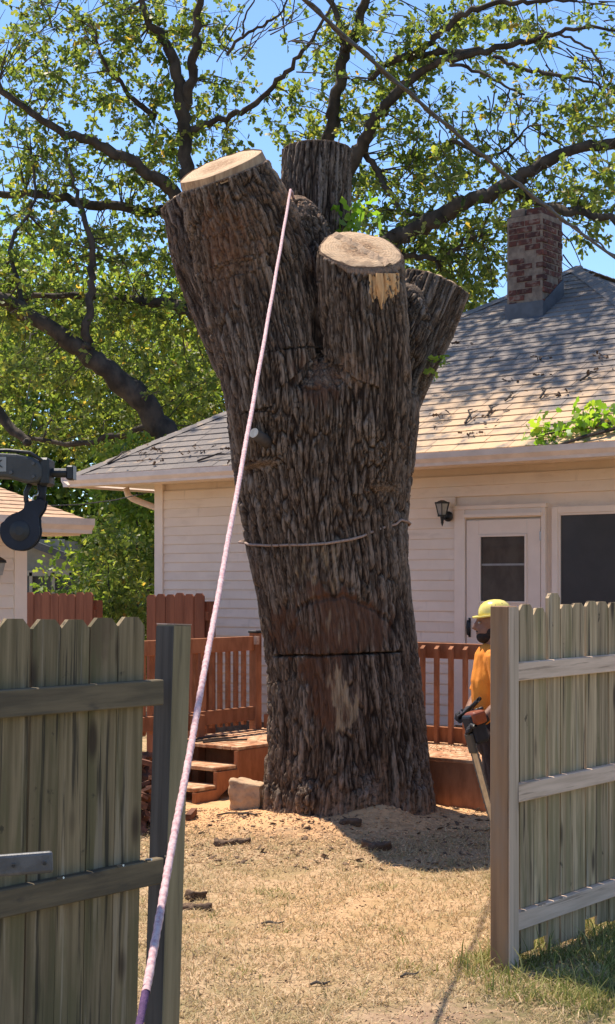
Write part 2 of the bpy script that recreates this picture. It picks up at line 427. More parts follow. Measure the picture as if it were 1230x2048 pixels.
def ring_mat():
    k = NT('sawn_end_grain'); a = k.n('ShaderNodeAttribute'); a.attribute_name = 'rr'; rr = a.outputs['Fac']
    co = k.n('ShaderNodeTexCoord').outputs['Object']
    def nz(s, d=5):
        mp = k.n('ShaderNodeMapping'); mp.inputs['Scale'].default_value = s; k.l(co, mp.inputs['Vector'])
        q = k.n('ShaderNodeTexNoise'); q.inputs['Scale'].default_value = 1; q.inputs['Detail'].default_value = d; k.l(mp.outputs[0], q.inputs['Vector']); return q.outputs['Fac']
    w = k.math('ADD', rr, k.math('MULTIPLY', nz((6, 6, 6), 3), .16))
    rings = k.math('SINE', k.math('MULTIPLY', w, 95.0))
    col = k.mix(k.ramp(w, .35, .78), (.35, .215, .125), (.56, .385, .24))
    col = k.mix(k.math('MULTIPLY', k.ramp(rings, .0, 1.0), .42), col, (.27, .165, .10))
    col = k.mix(k.math('MULTIPLY', k.ramp(nz((10, 90, 90)), .5, .64), .5), col, (.66, .48, .31))
    col = k.mix(k.math('MULTIPLY', k.ramp(nz((7, 7, 7)), .54, .68), .5), col, (.24, .15, .095))
    col = k.mix(k.ramp(w, 1.03, 1.07), col, (.10, .06, .04))
    k.l(col, k.b.inputs['Base Color']); k.b.inputs['Roughness'].default_value = .9; k.b.inputs['Specular IOR Level'].default_value = .15
    bp = k.n('ShaderNodeBump'); bp.inputs['Strength'].default_value = .8; bp.inputs['Distance'].default_value = .008
    k.l(nz((20, 110, 110)), bp.inputs['Height']); k.l(bp.outputs[0], k.b.inputs['Normal']); return k.m
MT['rings'] = ring_mat()
# ------------------------------------------------------------------ ground
TREE = (0.30, 12.30)
def gh(x, y):
    x = np.asarray(x, float); y = np.asarray(y, float)
    p = np.stack([x * .8, y * .8, 0 * x], -1).reshape(-1, 3)
    h = .025 * perlin(p).reshape(x.shape)
    h = h + .012 * perlin(p * 5 + 9).reshape(x.shape) + .006 * perlin(p * 16 + 3).reshape(x.shape)
    d = np.hypot((x - TREE[0]) / 1.25, y - TREE[1])
    h = h + .10 * np.exp(-(d / .95) ** 2)
    h = h + .05 * np.exp(-(((x + .35) / .45) ** 2 + ((y - 11.55) / .3) ** 2))      # sawdust heaped left of the base
    h = h + .13 * np.exp(-(((x - .56) / .26) ** 2 + ((y - 11.62) / .22) ** 2)) + .05 * np.exp(-(((x - .1) / .3) ** 2 + ((y - 11.3) / .15) ** 2))
    h = h - .05 * np.exp(-(((x + .42) / .22) ** 2 + ((y - 11.12) / .07) ** 2))     # little trench
    return h * np.exp(-(np.hypot(x, y - 10) / 40) ** 2)
def axis(lo, hi, step, far, gr=1.22):
    a = list(np.arange(lo, hi + 1e-6, step)); s = step
    while a[-1] < far: s *= gr; a.append(a[-1] + s)
    s = step
    while a[0] > -far: s *= gr; a.insert(0, a[0] - s)
    return np.array(a)
gx, gy = axis(-2.6, 2.8, .035, 700), axis(5.6, 13.2, .035, 900)
GX, GY = np.meshgrid(gx, gy)
GZ = gh(GX, GY)
gv = np.stack([GX, GY, GZ], -1).reshape(-1, 3)
nx, ny = len(gx), len(gy)
ii = (np.arange(ny - 1)[:, None] * nx + np.arange(nx - 1)[None]).ravel()
gf = np.stack([ii, ii + 1, ii + nx + 1, ii + nx], 1)
k = NT('dry_lawn_soil')
co = k.n('ShaderNodeTexCoord').outputs['Object']
def _nz(scale, det=7):
    mp = k.n('ShaderNodeMapping'); mp.inputs['Scale'].default_value = (scale,) * 3; k.l(co, mp.inputs['Vector'])
    q = k.n('ShaderNodeTexNoise'); q.inputs['Scale'].default_value = 1; q.inputs['Detail'].default_value = det; q.inputs['Roughness'].default_value = .65
    k.l(mp.outputs[0], q.inputs['Vector']); return q.outputs['Fac']
def _at(nm):
    o = k.n('ShaderNodeAttribute'); o.attribute_name = nm; return o.outputs['Fac']
col = k.mix(k.ramp(_nz(22), .35, .65), (.48, .345, .21), (.30, .21, .125))
col = k.mix(k.math('MULTIPLY', k.ramp(_nz(3.2), .46, .60), .8), col, (.215, .175, .085))
col = k.mix(k.math('MULTIPLY', k.ramp(_nz(60), .55, .7), .6), col, (.10, .07, .045))
col = k.mix(k.math('MULTIPLY', _at('green'), k.ramp(_nz(9), .35, .6)), col, (.085, .10, .035))
col = k.mix(k.math('MULTIPLY', _at('soil'), k.ramp(_nz(7), .3, .55)), col, (.25, .165, .115))
col = k.mix(k.math('MULTIPLY', _at('dust'), k.ramp(_nz(6), .28, .48)), col, (.62, .36, .18))
col = k.mix(k.math('MULTIPLY', _at('litter'), k.ramp(_nz(14), .42, .58)), col, (.13, .078, .048))
k.l(col, k.b.inputs['Base Color']); k.b.inputs['Roughness'].default_value = .95; k.b.inputs['Specular IOR Level'].default_value = .1
bp = k.n('ShaderNodeBump'); bp.inputs['Strength'].default_value = .8; bp.inputs['Distance'].default_value = .02
k.l(_nz(45), bp.inputs['Height']); k.l(bp.outputs[0], k.b.inputs['Normal'])
gme = np_mesh('ground', gv, gf, k.m, True)
X, Y = gv[:, 0], gv[:, 1]
def attr(me, nm, a):
    q = me.attributes.new(nm, 'FLOAT', 'POINT'); q.data.foreach_set('value', np.asarray(a, np.float32))
dt = np.hypot((X - TREE[0]) / 1.3, Y - TREE[1])
attr(gme, 'dust', np.clip(1.25 * np.exp(-(dt / 1.35) ** 4), 0, 1) + .45 * np.exp(-(((X - .3) / 1.0) ** 2 + ((Y - 8.6) / 1.6) ** 2)))
attr(gme, 'litter', .6 * np.exp(-(((X - 1.0) / .7) ** 2 + ((Y - 11.0) / .7) ** 2)) + .45 * np.exp(-(((X + .1) / .6) ** 2 + ((Y - 11.1) / .25) ** 2)))
attr(gme, 'soil', np.exp(-(((X - .55) / .35) ** 2 + ((Y - 6.55) / .18) ** 2)))
attr(gme, 'green', sstep(.5, 1.0, X - .25 * (Y - 7)) * sstep(8.6, 7.2, Y) + sstep(30, 60, np.hypot(X, Y)))
ground = link('ground', gme); tag(ground, 'dry straw coloured lawn strewn with sawdust', None, None, 'structure')

# ------------------------------------------------------------------ the house (local x runs right along the wall, y into the house)
TH = math.atan2(-.62, .783)
CT, ST = math.cos(TH), math.sin(TH)
W0 = (1.947, 14.6)
def HL(x, y, z=0): return Vector((W0[0] + x * CT - y * ST, W0[1] + x * ST + y * CT, z))
def lx(px, y=0.0):
    """local x on the line y=const that photo column px hits"""
    kk = (px - 615) / F
    ax, ay = W0[0] - y * ST, W0[1] + y * CT
    return (kk * ay - ax) / (CT - kk * ST)
XL, XR, OV = -4.71, 2.41, .68
ZT = 3.06
house = thing('house', 'pale vinyl sided bungalow with hipped grey shingle roof behind the big trunk', 'house', (*W0, 0), TH)
DX0, DX1 = lx(912), lx(1090)
mb = MB().box(XL + .02, XR - .02, .02, 8.0, 0, ZT)
wall = mb.build('wall', MT['siding'], house)
def course_mesh(x0, x1):
    m = MB()
    prof = [(0, 0), (-.016, .003), (-.017, .016), (-.006, .104), (0.01, .106), (.02, .0)]
    m.prism([(x0, y, z) for y, z in prof], (x1 - x0, 0, 0))
    return m.mesh('siding_board', MT['siding'])
cA, cB, cC, cD = course_mesh(XL + .1, XR - .1), course_mesh(XL + .1, DX0 - .005), course_mesh(2.02, XR - .1), None
z, i = .36, 0
while z < ZT - .11:
    if z > 2.66: link('siding_board', cA, wall, (0, 0, z))
    else:
        link('siding_board', cB, wall, (0, 0, z)); link('siding_board', cC, wall, (0, 0, z))
    z += .104
MB().box(XL - .03, XL + .1, -.03, .05, 0, ZT).build('corner_trim', MT['trim'], house)
MB().box(XR - .1, XR + .03, -.03, .05, 0, ZT).build('corner_trim', MT['trim'], house)
MB().box(XL, XR, -.004, .03, 0, .36).build('foundation', MT['mortar'], house)
# door with its frame
dz0, dz1 = .48, 2.513
fr = MB()
fr.box(DX0, lx(935) - .012, -.035, .03, dz0, 2.62); fr.box(lx(1083) + .012, DX1 + .02, -.035, .03, dz0, 2.62)
fr.box(DX0 - .01, DX1 + .03, -.040, .03, 2.62, 2.66); fr.box(lx(935) - .012, lx(1083) + .012, -.03, .03, dz1 + .02, 2.62)
fr.build('door_frame', MT['trim'], house, bevel=.004)
MB().box(lx(935) - .02, lx(1083) + .02, -.06, -.03, dz1 + .03, dz1 + .06).build('drip_cap', MT['trim'], house)
door = thing('door', None, None); door.parent = house
a0, a1, g0, g1 = lx(935), lx(1083), lx(960), lx(1056)
m = MB(); m.box(a0, g0, -.022, .012, dz0, dz1); m.box(g1, a1, -.022, .012, dz0, dz1)
m.box(g0, g1, -.022, .012, 2.37, dz1); m.box(g0, g1, -.022, .012, dz0, 1.695)
m.build('door_slab', MT['trim'], door, bevel=.003)
m = MB(); w = .022
m.box(g0, g1, -.032, -.014, 2.348, 2.37); m.box(g0, g1, -.032, -.014, 1.695, 1.717)
m.box(g0, g0 + w, -.032, -.014, 1.717, 2.348); m.box(g1 - w, g1, -.032, -.014, 1.717, 2.348)
m.build('pane_frame', MT['trim'], door, bevel=.002)
MB().box(g0 + w, g1 - w, -.010, .0, 1.717, 2.348).build('pane', MT['glass'], door)
MB().box(g0 + w, g1 - w, -.016, -.010, 2.065, 2.085).build('sash_bar', MT['sticker'], door)
hx = a0 + .04
m = MB().tube([(hx, -.022, 1.53), (hx, -.06, 1.52), (hx, -.066, 1.46), (hx, -.06, 1.39), (hx, -.022, 1.37)], [.008, .010, .011, .010, .008], 8)
m.box(hx - .012, hx + .012, -.028, -.02, 1.36, 1.55)
m.build('handle', MT['black'], door, smooth=True)
for hz in (2.3, 1.55): MB().box(a1 - .004, a1 + .012, -.034, -.022, hz, hz + .09).build('hinge', MT['chrome'], door)
# window
win = thing('window', None, None); win.parent = house
w0, w1, wz0, wz1 = lx(1120), 1.95, 1.15, 2.545
m = MB(); t = .075
m.box(w0 - t, w0 - .012, -.03, .03, wz0 - t, wz1 + t); m.box(w1, w1 + t, -.03, .03, wz0 - t, wz1 + t)
m.box(w0 - .012, w1, -.03, .03, wz1 + .012, wz1 + t); m.box(w0 - .012, w1, -.03, .03, wz0 - t, wz0)
m.build('window_trim', MT['trim'], win, bevel=.004)
m = MB(); m.box(w0 - .012, w0 + .012, -.02, .02, wz0, wz1 + .012); m.box(w0 + .012, w1, -.02, .02, wz1 - .008, wz1 + .012)
m.build('window_frame', MT['trim'], win, bevel=.002)
MB().box(w0 + .012, w1, -.002, .012, wz0, wz1 - .008).build('screen', MT['screen'], win)
MB().box(w0 - t - .02, w1 + t, -.07, -.028, wz0 - t - .03, wz0 - t).build('window_sill', MT['trim'], win)
# wall lantern left of the door
lan = thing('wall_lantern', 'black coach lantern with glass sides on the siding beside the door', 'lamp', tuple(HL(lx(899), -.017, 2.56)), TH)
MB().lathe([(.0, 0), (.052, 0), (.052, -.012), (.03, -.03), (0, -.03)], 18, (0, 0, 0), 'y').build('back_plate', MT['black'], lan)
MB().tube([(0, -.01, -.005), (-.0, -.06, -.03), (0, -.11, -.02), (0, -.115, .015)], .011, 8).build('arm', MT['black'], lan, smooth=True)
m = MB(); m.tube([(0, -.115, -.10), (0, -.115, -.06)], [.004, .016], 8); m.tube([(0, -.115, -.06), (0, -.115, .0)], [.013, .022], 8)
m.tube([(0, -.115, -.005), (0, -.115, .012)], [.05, .053], 6)
m.build('finial', MT['black'], lan)
MB().tube([(0, -.115, .012), (0, -.115, .125)], [.042, .072], 6, cap=False).build('lamp_glass', MT['lampglass'], lan)
m = MB()
for q in range(6):
    a = 2 * math.pi * q / 6
    m.tube([(.044 * math.cos(a), -.115 + .044 * math.sin(a), .01), (.076 * math.cos(a), -.115 + .076 * math.sin(a), .13)], .0055, 5)
m.tube([(0, -.115, .122), (0, -.115, .138)], [.082, .084], 6); m.tube([(0, -.115, .138), (0, -.115, .158)], [.066, .02], 6)
m.build('cage', MT['black'], lan)

# roof: hipped, ridge running back from the peak
EX0, EX1, EY0, RUN, ZE, PIT = XL - OV + .0, XR + OV, -OV, (XR - XL) / 2 + OV, 3.13, .602
PK = (EX0 + EX1) / 2; ZP = ZE + PIT * RUN; EYB = 8.7
roof = thing('roof', None, None); roof.parent = house
m = MB()
vs = [(EX0, EY0, ZE), (EX1, EY0, ZE), (EX1, EYB, ZE), (EX0, EYB, ZE), (PK, EY0 + RUN, ZP), (PK, EYB - RUN + .6, ZP),
      (EX0, EY0, ZE - .05), (EX1, EY0, ZE - .05), (EX1, EYB, ZE - .05), (EX0, EYB, ZE - .05)]
m.add(vs, [(0, 1, 4), (1, 2, 5, 4), (2, 3, 5), (3, 0, 4, 5), (0, 6, 7, 1), (1, 7, 8, 2), (2, 8, 9, 3), (3, 9, 6, 0), (9, 8, 7, 6)])
kk = NT('roof_deck_shingle')
tc = kk.n('ShaderNodeTexCoord').outputs['Object']
br = kk.n('ShaderNodeTexBrick'); br.offset = .5; br.inputs['Scale'].default_value = 1; br.inputs['Brick Width'].default_value = .3; br.inputs['Row Height'].default_value = .12
br.inputs['Mortar Size'].default_value = .006
br.inputs['Color1'].default_value = (.15, .13, .12, 1); br.inputs['Color2'].default_value = (.115, .10, .095, 1); br.inputs['Mortar'].default_value = (.03, .028, .026, 1)
sx = kk.n('ShaderNodeSeparateXYZ'); kk.l(tc, sx.inputs[0]); cb = kk.n('ShaderNodeCombineXYZ'); kk.l(sx.outputs['Y'], cb.inputs[0]); kk.l(sx.outputs['X'], cb.inputs[1])
kk.l(cb.outputs[0], br.inputs['Vector']); kk.l(br.outputs['Color'], kk.b.inputs['Base Color']); kk.b.inputs['Roughness'].default_value = .95
m.build('roof_deck', kk.m, roof)
SL = math.hypot(1, PIT); TLT = math.atan(PIT)
shingle_mat = NT('sawdusted_shingle')
q = shingle_mat
co = q.n('ShaderNodeTexCoord'); oi = q.n('ShaderNodeObjectInfo'); geo = q.n('ShaderNodeNewGeometry')
def _rn(vec, s, d=5):
    nz = q.n('ShaderNodeTexNoise'); nz.inputs['Scale'].default_value = s; nz.inputs['Detail'].default_value = d; q.l(vec, nz.inputs['Vector']); return nz.outputs['Fac']
pos = geo.outputs['Position']
rv = q.math('ADD', q.math('MULTIPLY', oi.outputs['Random'], .5), q.math('MULTIPLY', geo.outputs['Random Per Island'], .5))
c = q.mix(rv, (.165, .145, .135), (.25, .215, .19))
c = q.mix(q.math('MULTIPLY', q.ramp(_rn(pos, 60), .45, .7), .5), c, (.11, .10, .095))
sp = q.n('ShaderNodeSeparateXYZ'); q.l(pos, sp.inputs[0])
low = q.ramp(sp.outputs['Z'], 4.35, 3.3)                                    # sawdust drifted onto the lower courses
side = q.ramp(sp.outputs['X'], -.4, 1.6)
c = q.mix(q.math('MULTIPLY', q.math('MULTIPLY', low, side), q.ramp(_rn(pos, 4.5), .30, .58)), c, (.60, .41, .25))
c = q.mix(q.math('MULTIPLY', q.ramp(_rn(pos, 7), .58, .68), .35), c, (.50, .36, .24))
q.l(c, q.b.inputs['Base Color']); q.b.inputs['Roughness'].default_value = .95; q.b.inputs['Specular IOR Level'].default_value = .1
bp = q.n('ShaderNodeBump'); bp.inputs['Strength'].default_value = .5; bp.inputs['Distance'].default_value = .004; q.l(_rn(pos, 220, 2), bp.inputs['Height']); q.l(bp.outputs[0], q.b.inputs['Normal'])
MT['shingle'] = shingle_mat.m
EXPO, TW = .145, .305
sh = []
row = 0
while (row + 1) * EXPO < RUN * SL - .02:
    dist = row * EXPO
    run = dist / SL
    x0, x1 = EX0 + run + .02, EX1 - run - .02
    x = x0 - (row % 2) * TW / 2 - random.random() * .03
    while x < x1:
        a, b = max(x, x0), min(x + TW - .004, x1)
        if b - a > .05:
            c_ = HL((a + b) / 2, EY0 + run + .06, ZE + PIT * run)
            px = 615 + F * c_.x / c_.y
            py = HZ - F * (c_.z - H) / c_.y
            seen = px < 1260 and not (470 < px < 800)
            sh.append([0 if seen else 1, c_.y, a, b, row])
        x += TW
    row += 1
# front-slope frame: (x, up-slope) -> local
def slope(x, d, off):
    return (x, EY0 + d / SL - off * PIT / SL, ZE + PIT * d / SL + off / SL)
sh.sort()
stuff = MB()
cache = {}
sdir = Vector((0, 1 / SL, PIT / SL)); sup = Vector((0, -PIT / SL, 1 / SL))
for i, (sn, _, a, b, row) in enumerate(sh):
    wd = round(b - a, 2)
    lift = random.uniform(0, .004)
    d0 = row * EXPO
    o0 = Vector(slope((a + b) / 2, d0, .004 + lift))
    def shv(wd):
        hh = EXPO + .03; w2 = wd / 2
        pts = [Vector((sx_ * w2, 0, 0)) + sdir * (t_ * hh) + sup * (h_) for (sx_, t_, h_) in
               ((-1, 0, .004), (1, 0, .004), (1, 1, -.002), (-1, 1, -.002), (-1, 0, .016), (1, 0, .016), (1, 1, .004), (-1, 1, .004))]
        return pts, [(0, 3, 2, 1), (4, 5, 6, 7), (0, 1, 5, 4), (1, 2, 6, 5), (2, 3, 7, 6), (3, 0, 4, 7)]
    if i < 298 and sn == 0:
        if wd not in cache:
            p_, f_ = shv(wd); cache[wd] = MB().add(p_, f_).mesh('shingle', MT['shingle'])
        link('shingle', cache[wd], roof, o0)
    else:
        p_, f_ = shv(wd); stuff.add([o0 + p for p in p_], f_)
s_ = stuff.build('shingle_field', MT['shingle'], roof); tag(s_, None, None, None, 'stuff')
# hip caps
def hipcap(p, q_, n):
    p, q_ = Vector(p), Vector(q_)
    m_ = MB(); d = (q_ - p) / n
    for j in range(n):
        c0 = p + d * j; c1 = p + d * (j + 1.25)
        side_ = d.cross(Vector((0, 0, 1))).normalized() * .11
        up = Vector((0, 0, .024))
        m_.add([c0 - side_ - up * 1.4, c0 + up, c0 + side_ - up * 1.4, c1 - side_ - up * 1.6, c1 + up * .6, c1 + side_ - up * 1.6,], [(0, 1, 4, 3), (1, 2, 5, 4), (0, 2, 1), (3, 4, 5), (0, 3, 5, 2)])
    return m_
e = .02
hipcap((EX0, EY0, ZE + e), (PK, EY0 + RUN, ZP + e), 34).build('hip_cap', MT['shingle'], roof)
hipcap((EX1, EY0, ZE + e), (PK, EY0 + RUN, ZP + e), 34).build('hip_cap', MT['shingle'], roof)
hipcap((PK, EY0 + RUN, ZP + e), (PK, EYB - RUN + .6, ZP + e), 8).build('ridge_cap', MT['shingle'], roof)
# soffit, fascia and gutters
m = MB(); m.box(EX0 + .02, EX1 - .02, EY0 + .02, .0, ZT - .02, ZT + .002); m.box(EX0 + .02, XL, 0, EYB, ZT - .02, ZT + .002)
m.build('soffit', MT['trim'], roof)
def gut(p, d, o):
    """K-profile along d, o = outward"""
    d, o = Vector(d), Vector(o).normalized(); p = Vector(p); zz = Vector((0, 0, 1))
    prof = [(0, 0), (.08, 0), (.085, .03), (.115, .07), (.118, .125), (.105, .125), (.1, .08), (.0, .02)]
    return MB().prism([p + o * a + zz * b for a, b in prof], d)
gut((EX0 - .0, EY0 + .0, ZE - .125), (EX1 - EX0, 0, 0), (0, -1, 0)).build('gutter', MT['gutter'], roof)
gut((EX0, EY0 - .11, ZE - .125), (0, EYB - EY0, 0), (-1, 0, 0)).build('gutter', MT['gutter'], roof)
MB().box(EX0, EX1, EY0 - .001, EY0 + .03, ZE - .13, ZE + .0).build('fascia', MT['trim'], roof)
# downspout elbow at the left corner
def LH(p):
    dx, dy = p.x - W0[0], p.y - W0[1]; return (dx * CT + dy * ST, -dx * ST + dy * CT, p.z)
MB().tube([LH(Wp(*q_)) for q_ in ((252, 976, 17.85), (256, 990, 17.85), (266, 998, 17.85), (286, 1006, 17.85), (316, 1017, 17.85), (330, 1040, 17.85), (331, 1560, 17.85))], .038, 8).build('downspout', MT['gutter'], house, smooth=True)
# chimney: mortar core with bricks proud of it
CH = HL(0, 0)
chx, chy, cw = -1.12, EY0 + 2.93 + .0, .47
chim = thing('chimney', None, None); chim.parent = house
zb = ZE + PIT * (chy - EY0) - .15
zt = 6.07
MB().box(chx - cw / 2 + .006, chx + cw / 2 - .006, chy + .006, chy + cw - .006, zb, zt).build('mortar_core', MT['mortar'], chim)
BL, BHt = .195, .058
br_m = MB().box(-BL / 2, BL / 2, 0, .09, 0, BHt).mesh('brick', MT['brick'], bevel=.004)
br_h = MB().box(-BL / 4 + .0, BL / 4, 0, .09, 0, BHt).mesh('brick', MT['brick'], bevel=.004)
bs_m = MB().box(-.09, 0, -BL / 2, BL / 2, 0, BHt).mesh('brick', MT['brick'], bevel=.004)
bs_h = MB().box(-.09, 0, -BL / 4, BL / 4, 0, BHt).mesh('brick', MT['brick'], bevel=.004)
z = zb + .02; rw = 0
while z < zt - .05:
    high = (z - zb) / (zt - zb)
    off = 0 if rw % 2 else BL / 2 + .005
    for xx in (-.130, .075) if rw % 2 else (-.182, -.030, .172):
        full = BL if (rw % 2 or xx == -.030) else BL / 2
        smear = random.random() < (.62 if .2 < high < .72 else .15)
        # smeared bricks sit behind the face of the mortar, the others stand proud
        yy = chy + (.009 if smear else -.004 + random.uniform(0, .004))
        link('brick', br_m if full == BL else br_h, chim, (chx + xx + .028, yy, z + random.uniform(-.002, .002)))
    for xx in (.105, .32) if rw % 2 else (.055, .21, .405):
        full = BL if (rw % 2 or xx == .21) else BL / 2
        smear = random.random() < (.3 if .2 < high < .6 else .05)
        o_ = (-.009 if smear else .004 - random.uniform(0, .004))
        link('brick', bs_m if full == BL else bs_h, chim, (chx + cw / 2 + o_, chy + xx + .012, z))
    z += BHt + .012; rw += 1
MB().box(chx - .20, chx - .02, chy + .03, chy + .40, zt, zt + .10).build('cap_block', MT['mortar'], chim, bevel=.012)
m = MB().box(chx + .0, chx + .2, chy + .04, chy + .42, zt, zt + .085); m.build('cap_brick', MT['brick'], chim, bevel=.01)
zf = ZE + PIT * (chy - EY0)
m = MB().box(chx - cw / 2 - .012, chx + cw / 2 + .012, chy - .014, chy + .004, zf - .04, zf + .19)
m.prism([(chx + cw / 2 + .002, chy - .012, zf - .03), (chx + cw / 2 + .002, chy + cw, zf + PIT * cw - .02), (chx + cw / 2 + .002, chy + cw, zf + PIT * cw + .22), (chx + cw / 2 + .002, chy - .012, zf + .16)], (.012, 0, 0))
m.obox((chx, chy - .06, zf - .02), (cw / 2 + .02, 0, 0), (0, .07, .07 * PIT), (0, -.004, .006))
m.build('flashing', MT['flashing'], chim)

# ------------------------------------------------------------------ deck (same axes as the house)
deck = thing('deck', 'reddish stained wooden deck with baluster railings behind the big trunk', 'deck', (*W0, 0), TH)
DZ, YF, RY = .45, -2.22, -1.31
bm_ = MB().box(-1.95, 1.95, -.066, .066, -.03, 0).mesh('deck_board', MT['deck_top'], bevel=.004)
nb = 16
for j in range(nb):
    link('deck_board', bm_, deck, (-.17, YF + .07 + j * .138, DZ + random.uniform(-.002, .002)))
MB().box(-2.1, 1.75, YF, YF + .038, .02, DZ - .032).build('fascia', MT['deck'], deck)
MB().box(1.71, 1.75, YF + .04, 0, .02, DZ - .032).build('fascia', MT['deck'], deck)
MB().box(-2.12, -2.08, YF + .04, 0, .02, DZ - .032).build('fascia', MT['deck'], deck)
# landing in front of it, and the steps down to the lawn
LX0, LX1, LY = -2.04, -1.10, -2.70
lb = MB().box(-.043, .043, LY - .02, YF - .004, -.03, 0).mesh('landing_board', MT['deck_top'], bevel=.004)
for j in range(10): link('landing_board', lb, deck, (LX0 + .045 + j * .094, 0, DZ + .006))
MB().box(LX1 - .038, LX1, LY, YF, .02, DZ - .026).build('landing_joist', MT['deck'], deck)
MB().box(LX0, LX0 + .038, LY, YF, .02, DZ - .026).build('landing_joist', MT['deck'], deck)
steps = thing('steps', None, None); steps.parent = deck
for j, zz in enumerate((.30, .15)):
    y1 = LY - j * .27
    MB().box(LX0, LX1 - .02, y1 - .29, y1 + .03, zz - .035, zz).build('tread', MT['deck_top'], steps, bevel=.006)
for xs in (LX1 - .045, LX0 + .005):
    m = MB(); m.prism([(xs, LY + .0, DZ - .03), (xs, LY - .03, DZ - .03), (xs, LY - .03, .262), (xs, LY - .30, .262), (xs, LY - .30, .112), (xs, LY - .57, .112), (xs, LY - .57, .0), (xs, LY - .35, .0), (xs, LY, .2)], (.04, 0, 0))
    m.build('stringer', MT['deck'], steps)
# railings
bal = MB().prism([(-.019, 0, 0), (.019, 0, 0), (.019, 0, .90), (-.019, 0, .90)], (0, .038, 0))
bal.v = [(x, y, (z - .028 if (z > .5 and y < .01) else z)) for x, y, z in bal.v]
bal_m = bal.mesh('baluster', MT['deck'])
r1 = thing('railing', None, None); r1.parent = deck
MB().box(-2.0, 1.6, RY, RY + .038, 1.215, 1.355).build('top_rail', MT['deck'], r1, bevel=.004)
MB().box(-2.0, 1.6, RY, RY + .038, .46, .60).build('bottom_rail', MT['deck'], r1, bevel=.004)
x = lx(848, RY)
xs = [x + (j - 8) * .152 for j in range(16)]
for xx in xs:
    if -1.95 < xx < 1.5: link('baluster', bal_m, r1, (xx, RY - .04, .43))
MB().box(1.5, 1.59, RY - .05, RY + .04, DZ, 1.42).build('post', MT['deck'], r1)
PX = LX0 - .02
r2 = thing('railing', None, None); r2.parent = deck
MB().box(PX - .09, PX, RY - .045, RY + .045, .02, 1.40).build('post', MT['deck'], r2, bevel=.004)
MB().box(PX - .10, PX + .01, RY - .055, RY + .055, 1.40, 1.425).build('post_cap', MT['black'], r2, bevel=.006)
MB().box(PX - .06, PX - .022, -2.95, RY - .045, 1.23, 1.37).build('top_rail', MT['deck'], r2, bevel=.004)
MB().box(PX - .06, PX - .022, -2.95, RY - .045, .54, .675).build('bottom_rail', MT['deck'], r2, bevel=.004)
b2 = MB().prism([(0, -.019, 0), (0, .019, 0), (0, .019, .86), (0, -.019, .86)], (-.038, 0, 0)).mesh('baluster', MT['deck'])
for j in range(13): link('baluster', b2, r2, (PX - .06, RY - .14 - j * .117, .50))
MB().box(PX - .09, PX, -3.03, -2.95, .0, 1.40).build('post', MT['deck'], r2, bevel=.004)
MB().obox((PX + .02, RY - .06, 1.33), (.02, 0, 0), (0, .02, .0), (.0, .0, .04)).build('rail_end', MT['rail_pale'], r2)
MB().box(PX + .02, PX + .13, YF - .12, YF - .02, .02, .66).build('newel', MT['deck'], r2, bevel=.004)

# ------------------------------------------------------------------ red-brown fences behind the deck
def dogear(w, h, t, ear=.03, jag=0.0):
    o = [(-w / 2, 0, 0), (w / 2, 0, 0), (w / 2, 0, h - ear), (w / 2 - ear, 0, h), (-w / 2 + ear, 0, h), (-w / 2, 0, h - ear)]
    return MB().prism(o, (0, t, 0))
rp = dogear(.134, 1.79, .018).mesh('picket', MT['red_fence'])
def red_fence(label, x0, x1, y, zt_, grp):
    t_ = thing('wooden_fence', label, 'fence', tuple(HL((x0 + x1) / 2, y)), TH, grp)
    n = int(round((x1 - x0) / .14)); L = x1 - x0
    for j in range(n):
        link('picket', rp, t_, (-L / 2 + .07 + j * .14, random.uniform(-.004, .004), -.01 + random.uniform(-.012, .012)))
    for zz in (.3, .95, 1.5): MB().box(-L / 2, L / 2, .022, .06, zz, zz + .089).build('rail', MT['red_fence'], t_)
    for xx in (-L / 2 + .045, L / 2 - .045): MB().box(xx - .045, xx + .045, .06, .15, 0, 1.7).build('post', MT['red_fence'], t_)
    return t_
red_fence('reddish brown dog eared fence panel rising behind the deck railing by the house corner', lx(293, -.95), lx(412, -.95), -.95, 1.77, None)
red_fence('reddish brown dog eared fence section between the small sided outbuilding and the shrub', lx(20, -.95), lx(186, -.95), -.95, 1.77, None)

# ------------------------------------------------------------------ outbuilding on the left
FA = math.atan2(.783, .62)
gar = thing('garage', 'small pale sided outbuilding with a low sawdust covered roof at left', 'garage', (-2.38, 12.5, 0), FA)
gw = MB().box(-6, -.02, .02, 4.0, 0, 2.36).build('wall', MT['siding'], gar)
gc = MB().prism([(-6, y, z) for y, z in [(0, 0), (-.016, .003), (-.017, .016), (-.006, .104), (.01, .106), (.02, 0)]], (5.9, 0, 0)).mesh('siding_board', MT['siding'])
for j in range(22): link('siding_board', gc, gw, (0, 0, .02 + j * .104))
MB().box(-.1, .03, -.03, .05, 0, 2.36).build('corner_trim', MT['trim'], gar)
MB().box(-.02, .03, .05, 4.0, 0, 2.36).build('side_trim', MT['siding'], gar)
gr_mat = M('sawdusted_garage_roof', (.56, .36, .22), (.40, .25, .16), (5, 5, 5), layers=[((.13, .09, .075), (9, 9, 9), .58, .68, .8), ((.2, .15, .12), (2, 30, 30), .6, .7, .5)], bump=.5)
m = MB(); ge, gz = .36, 2.42
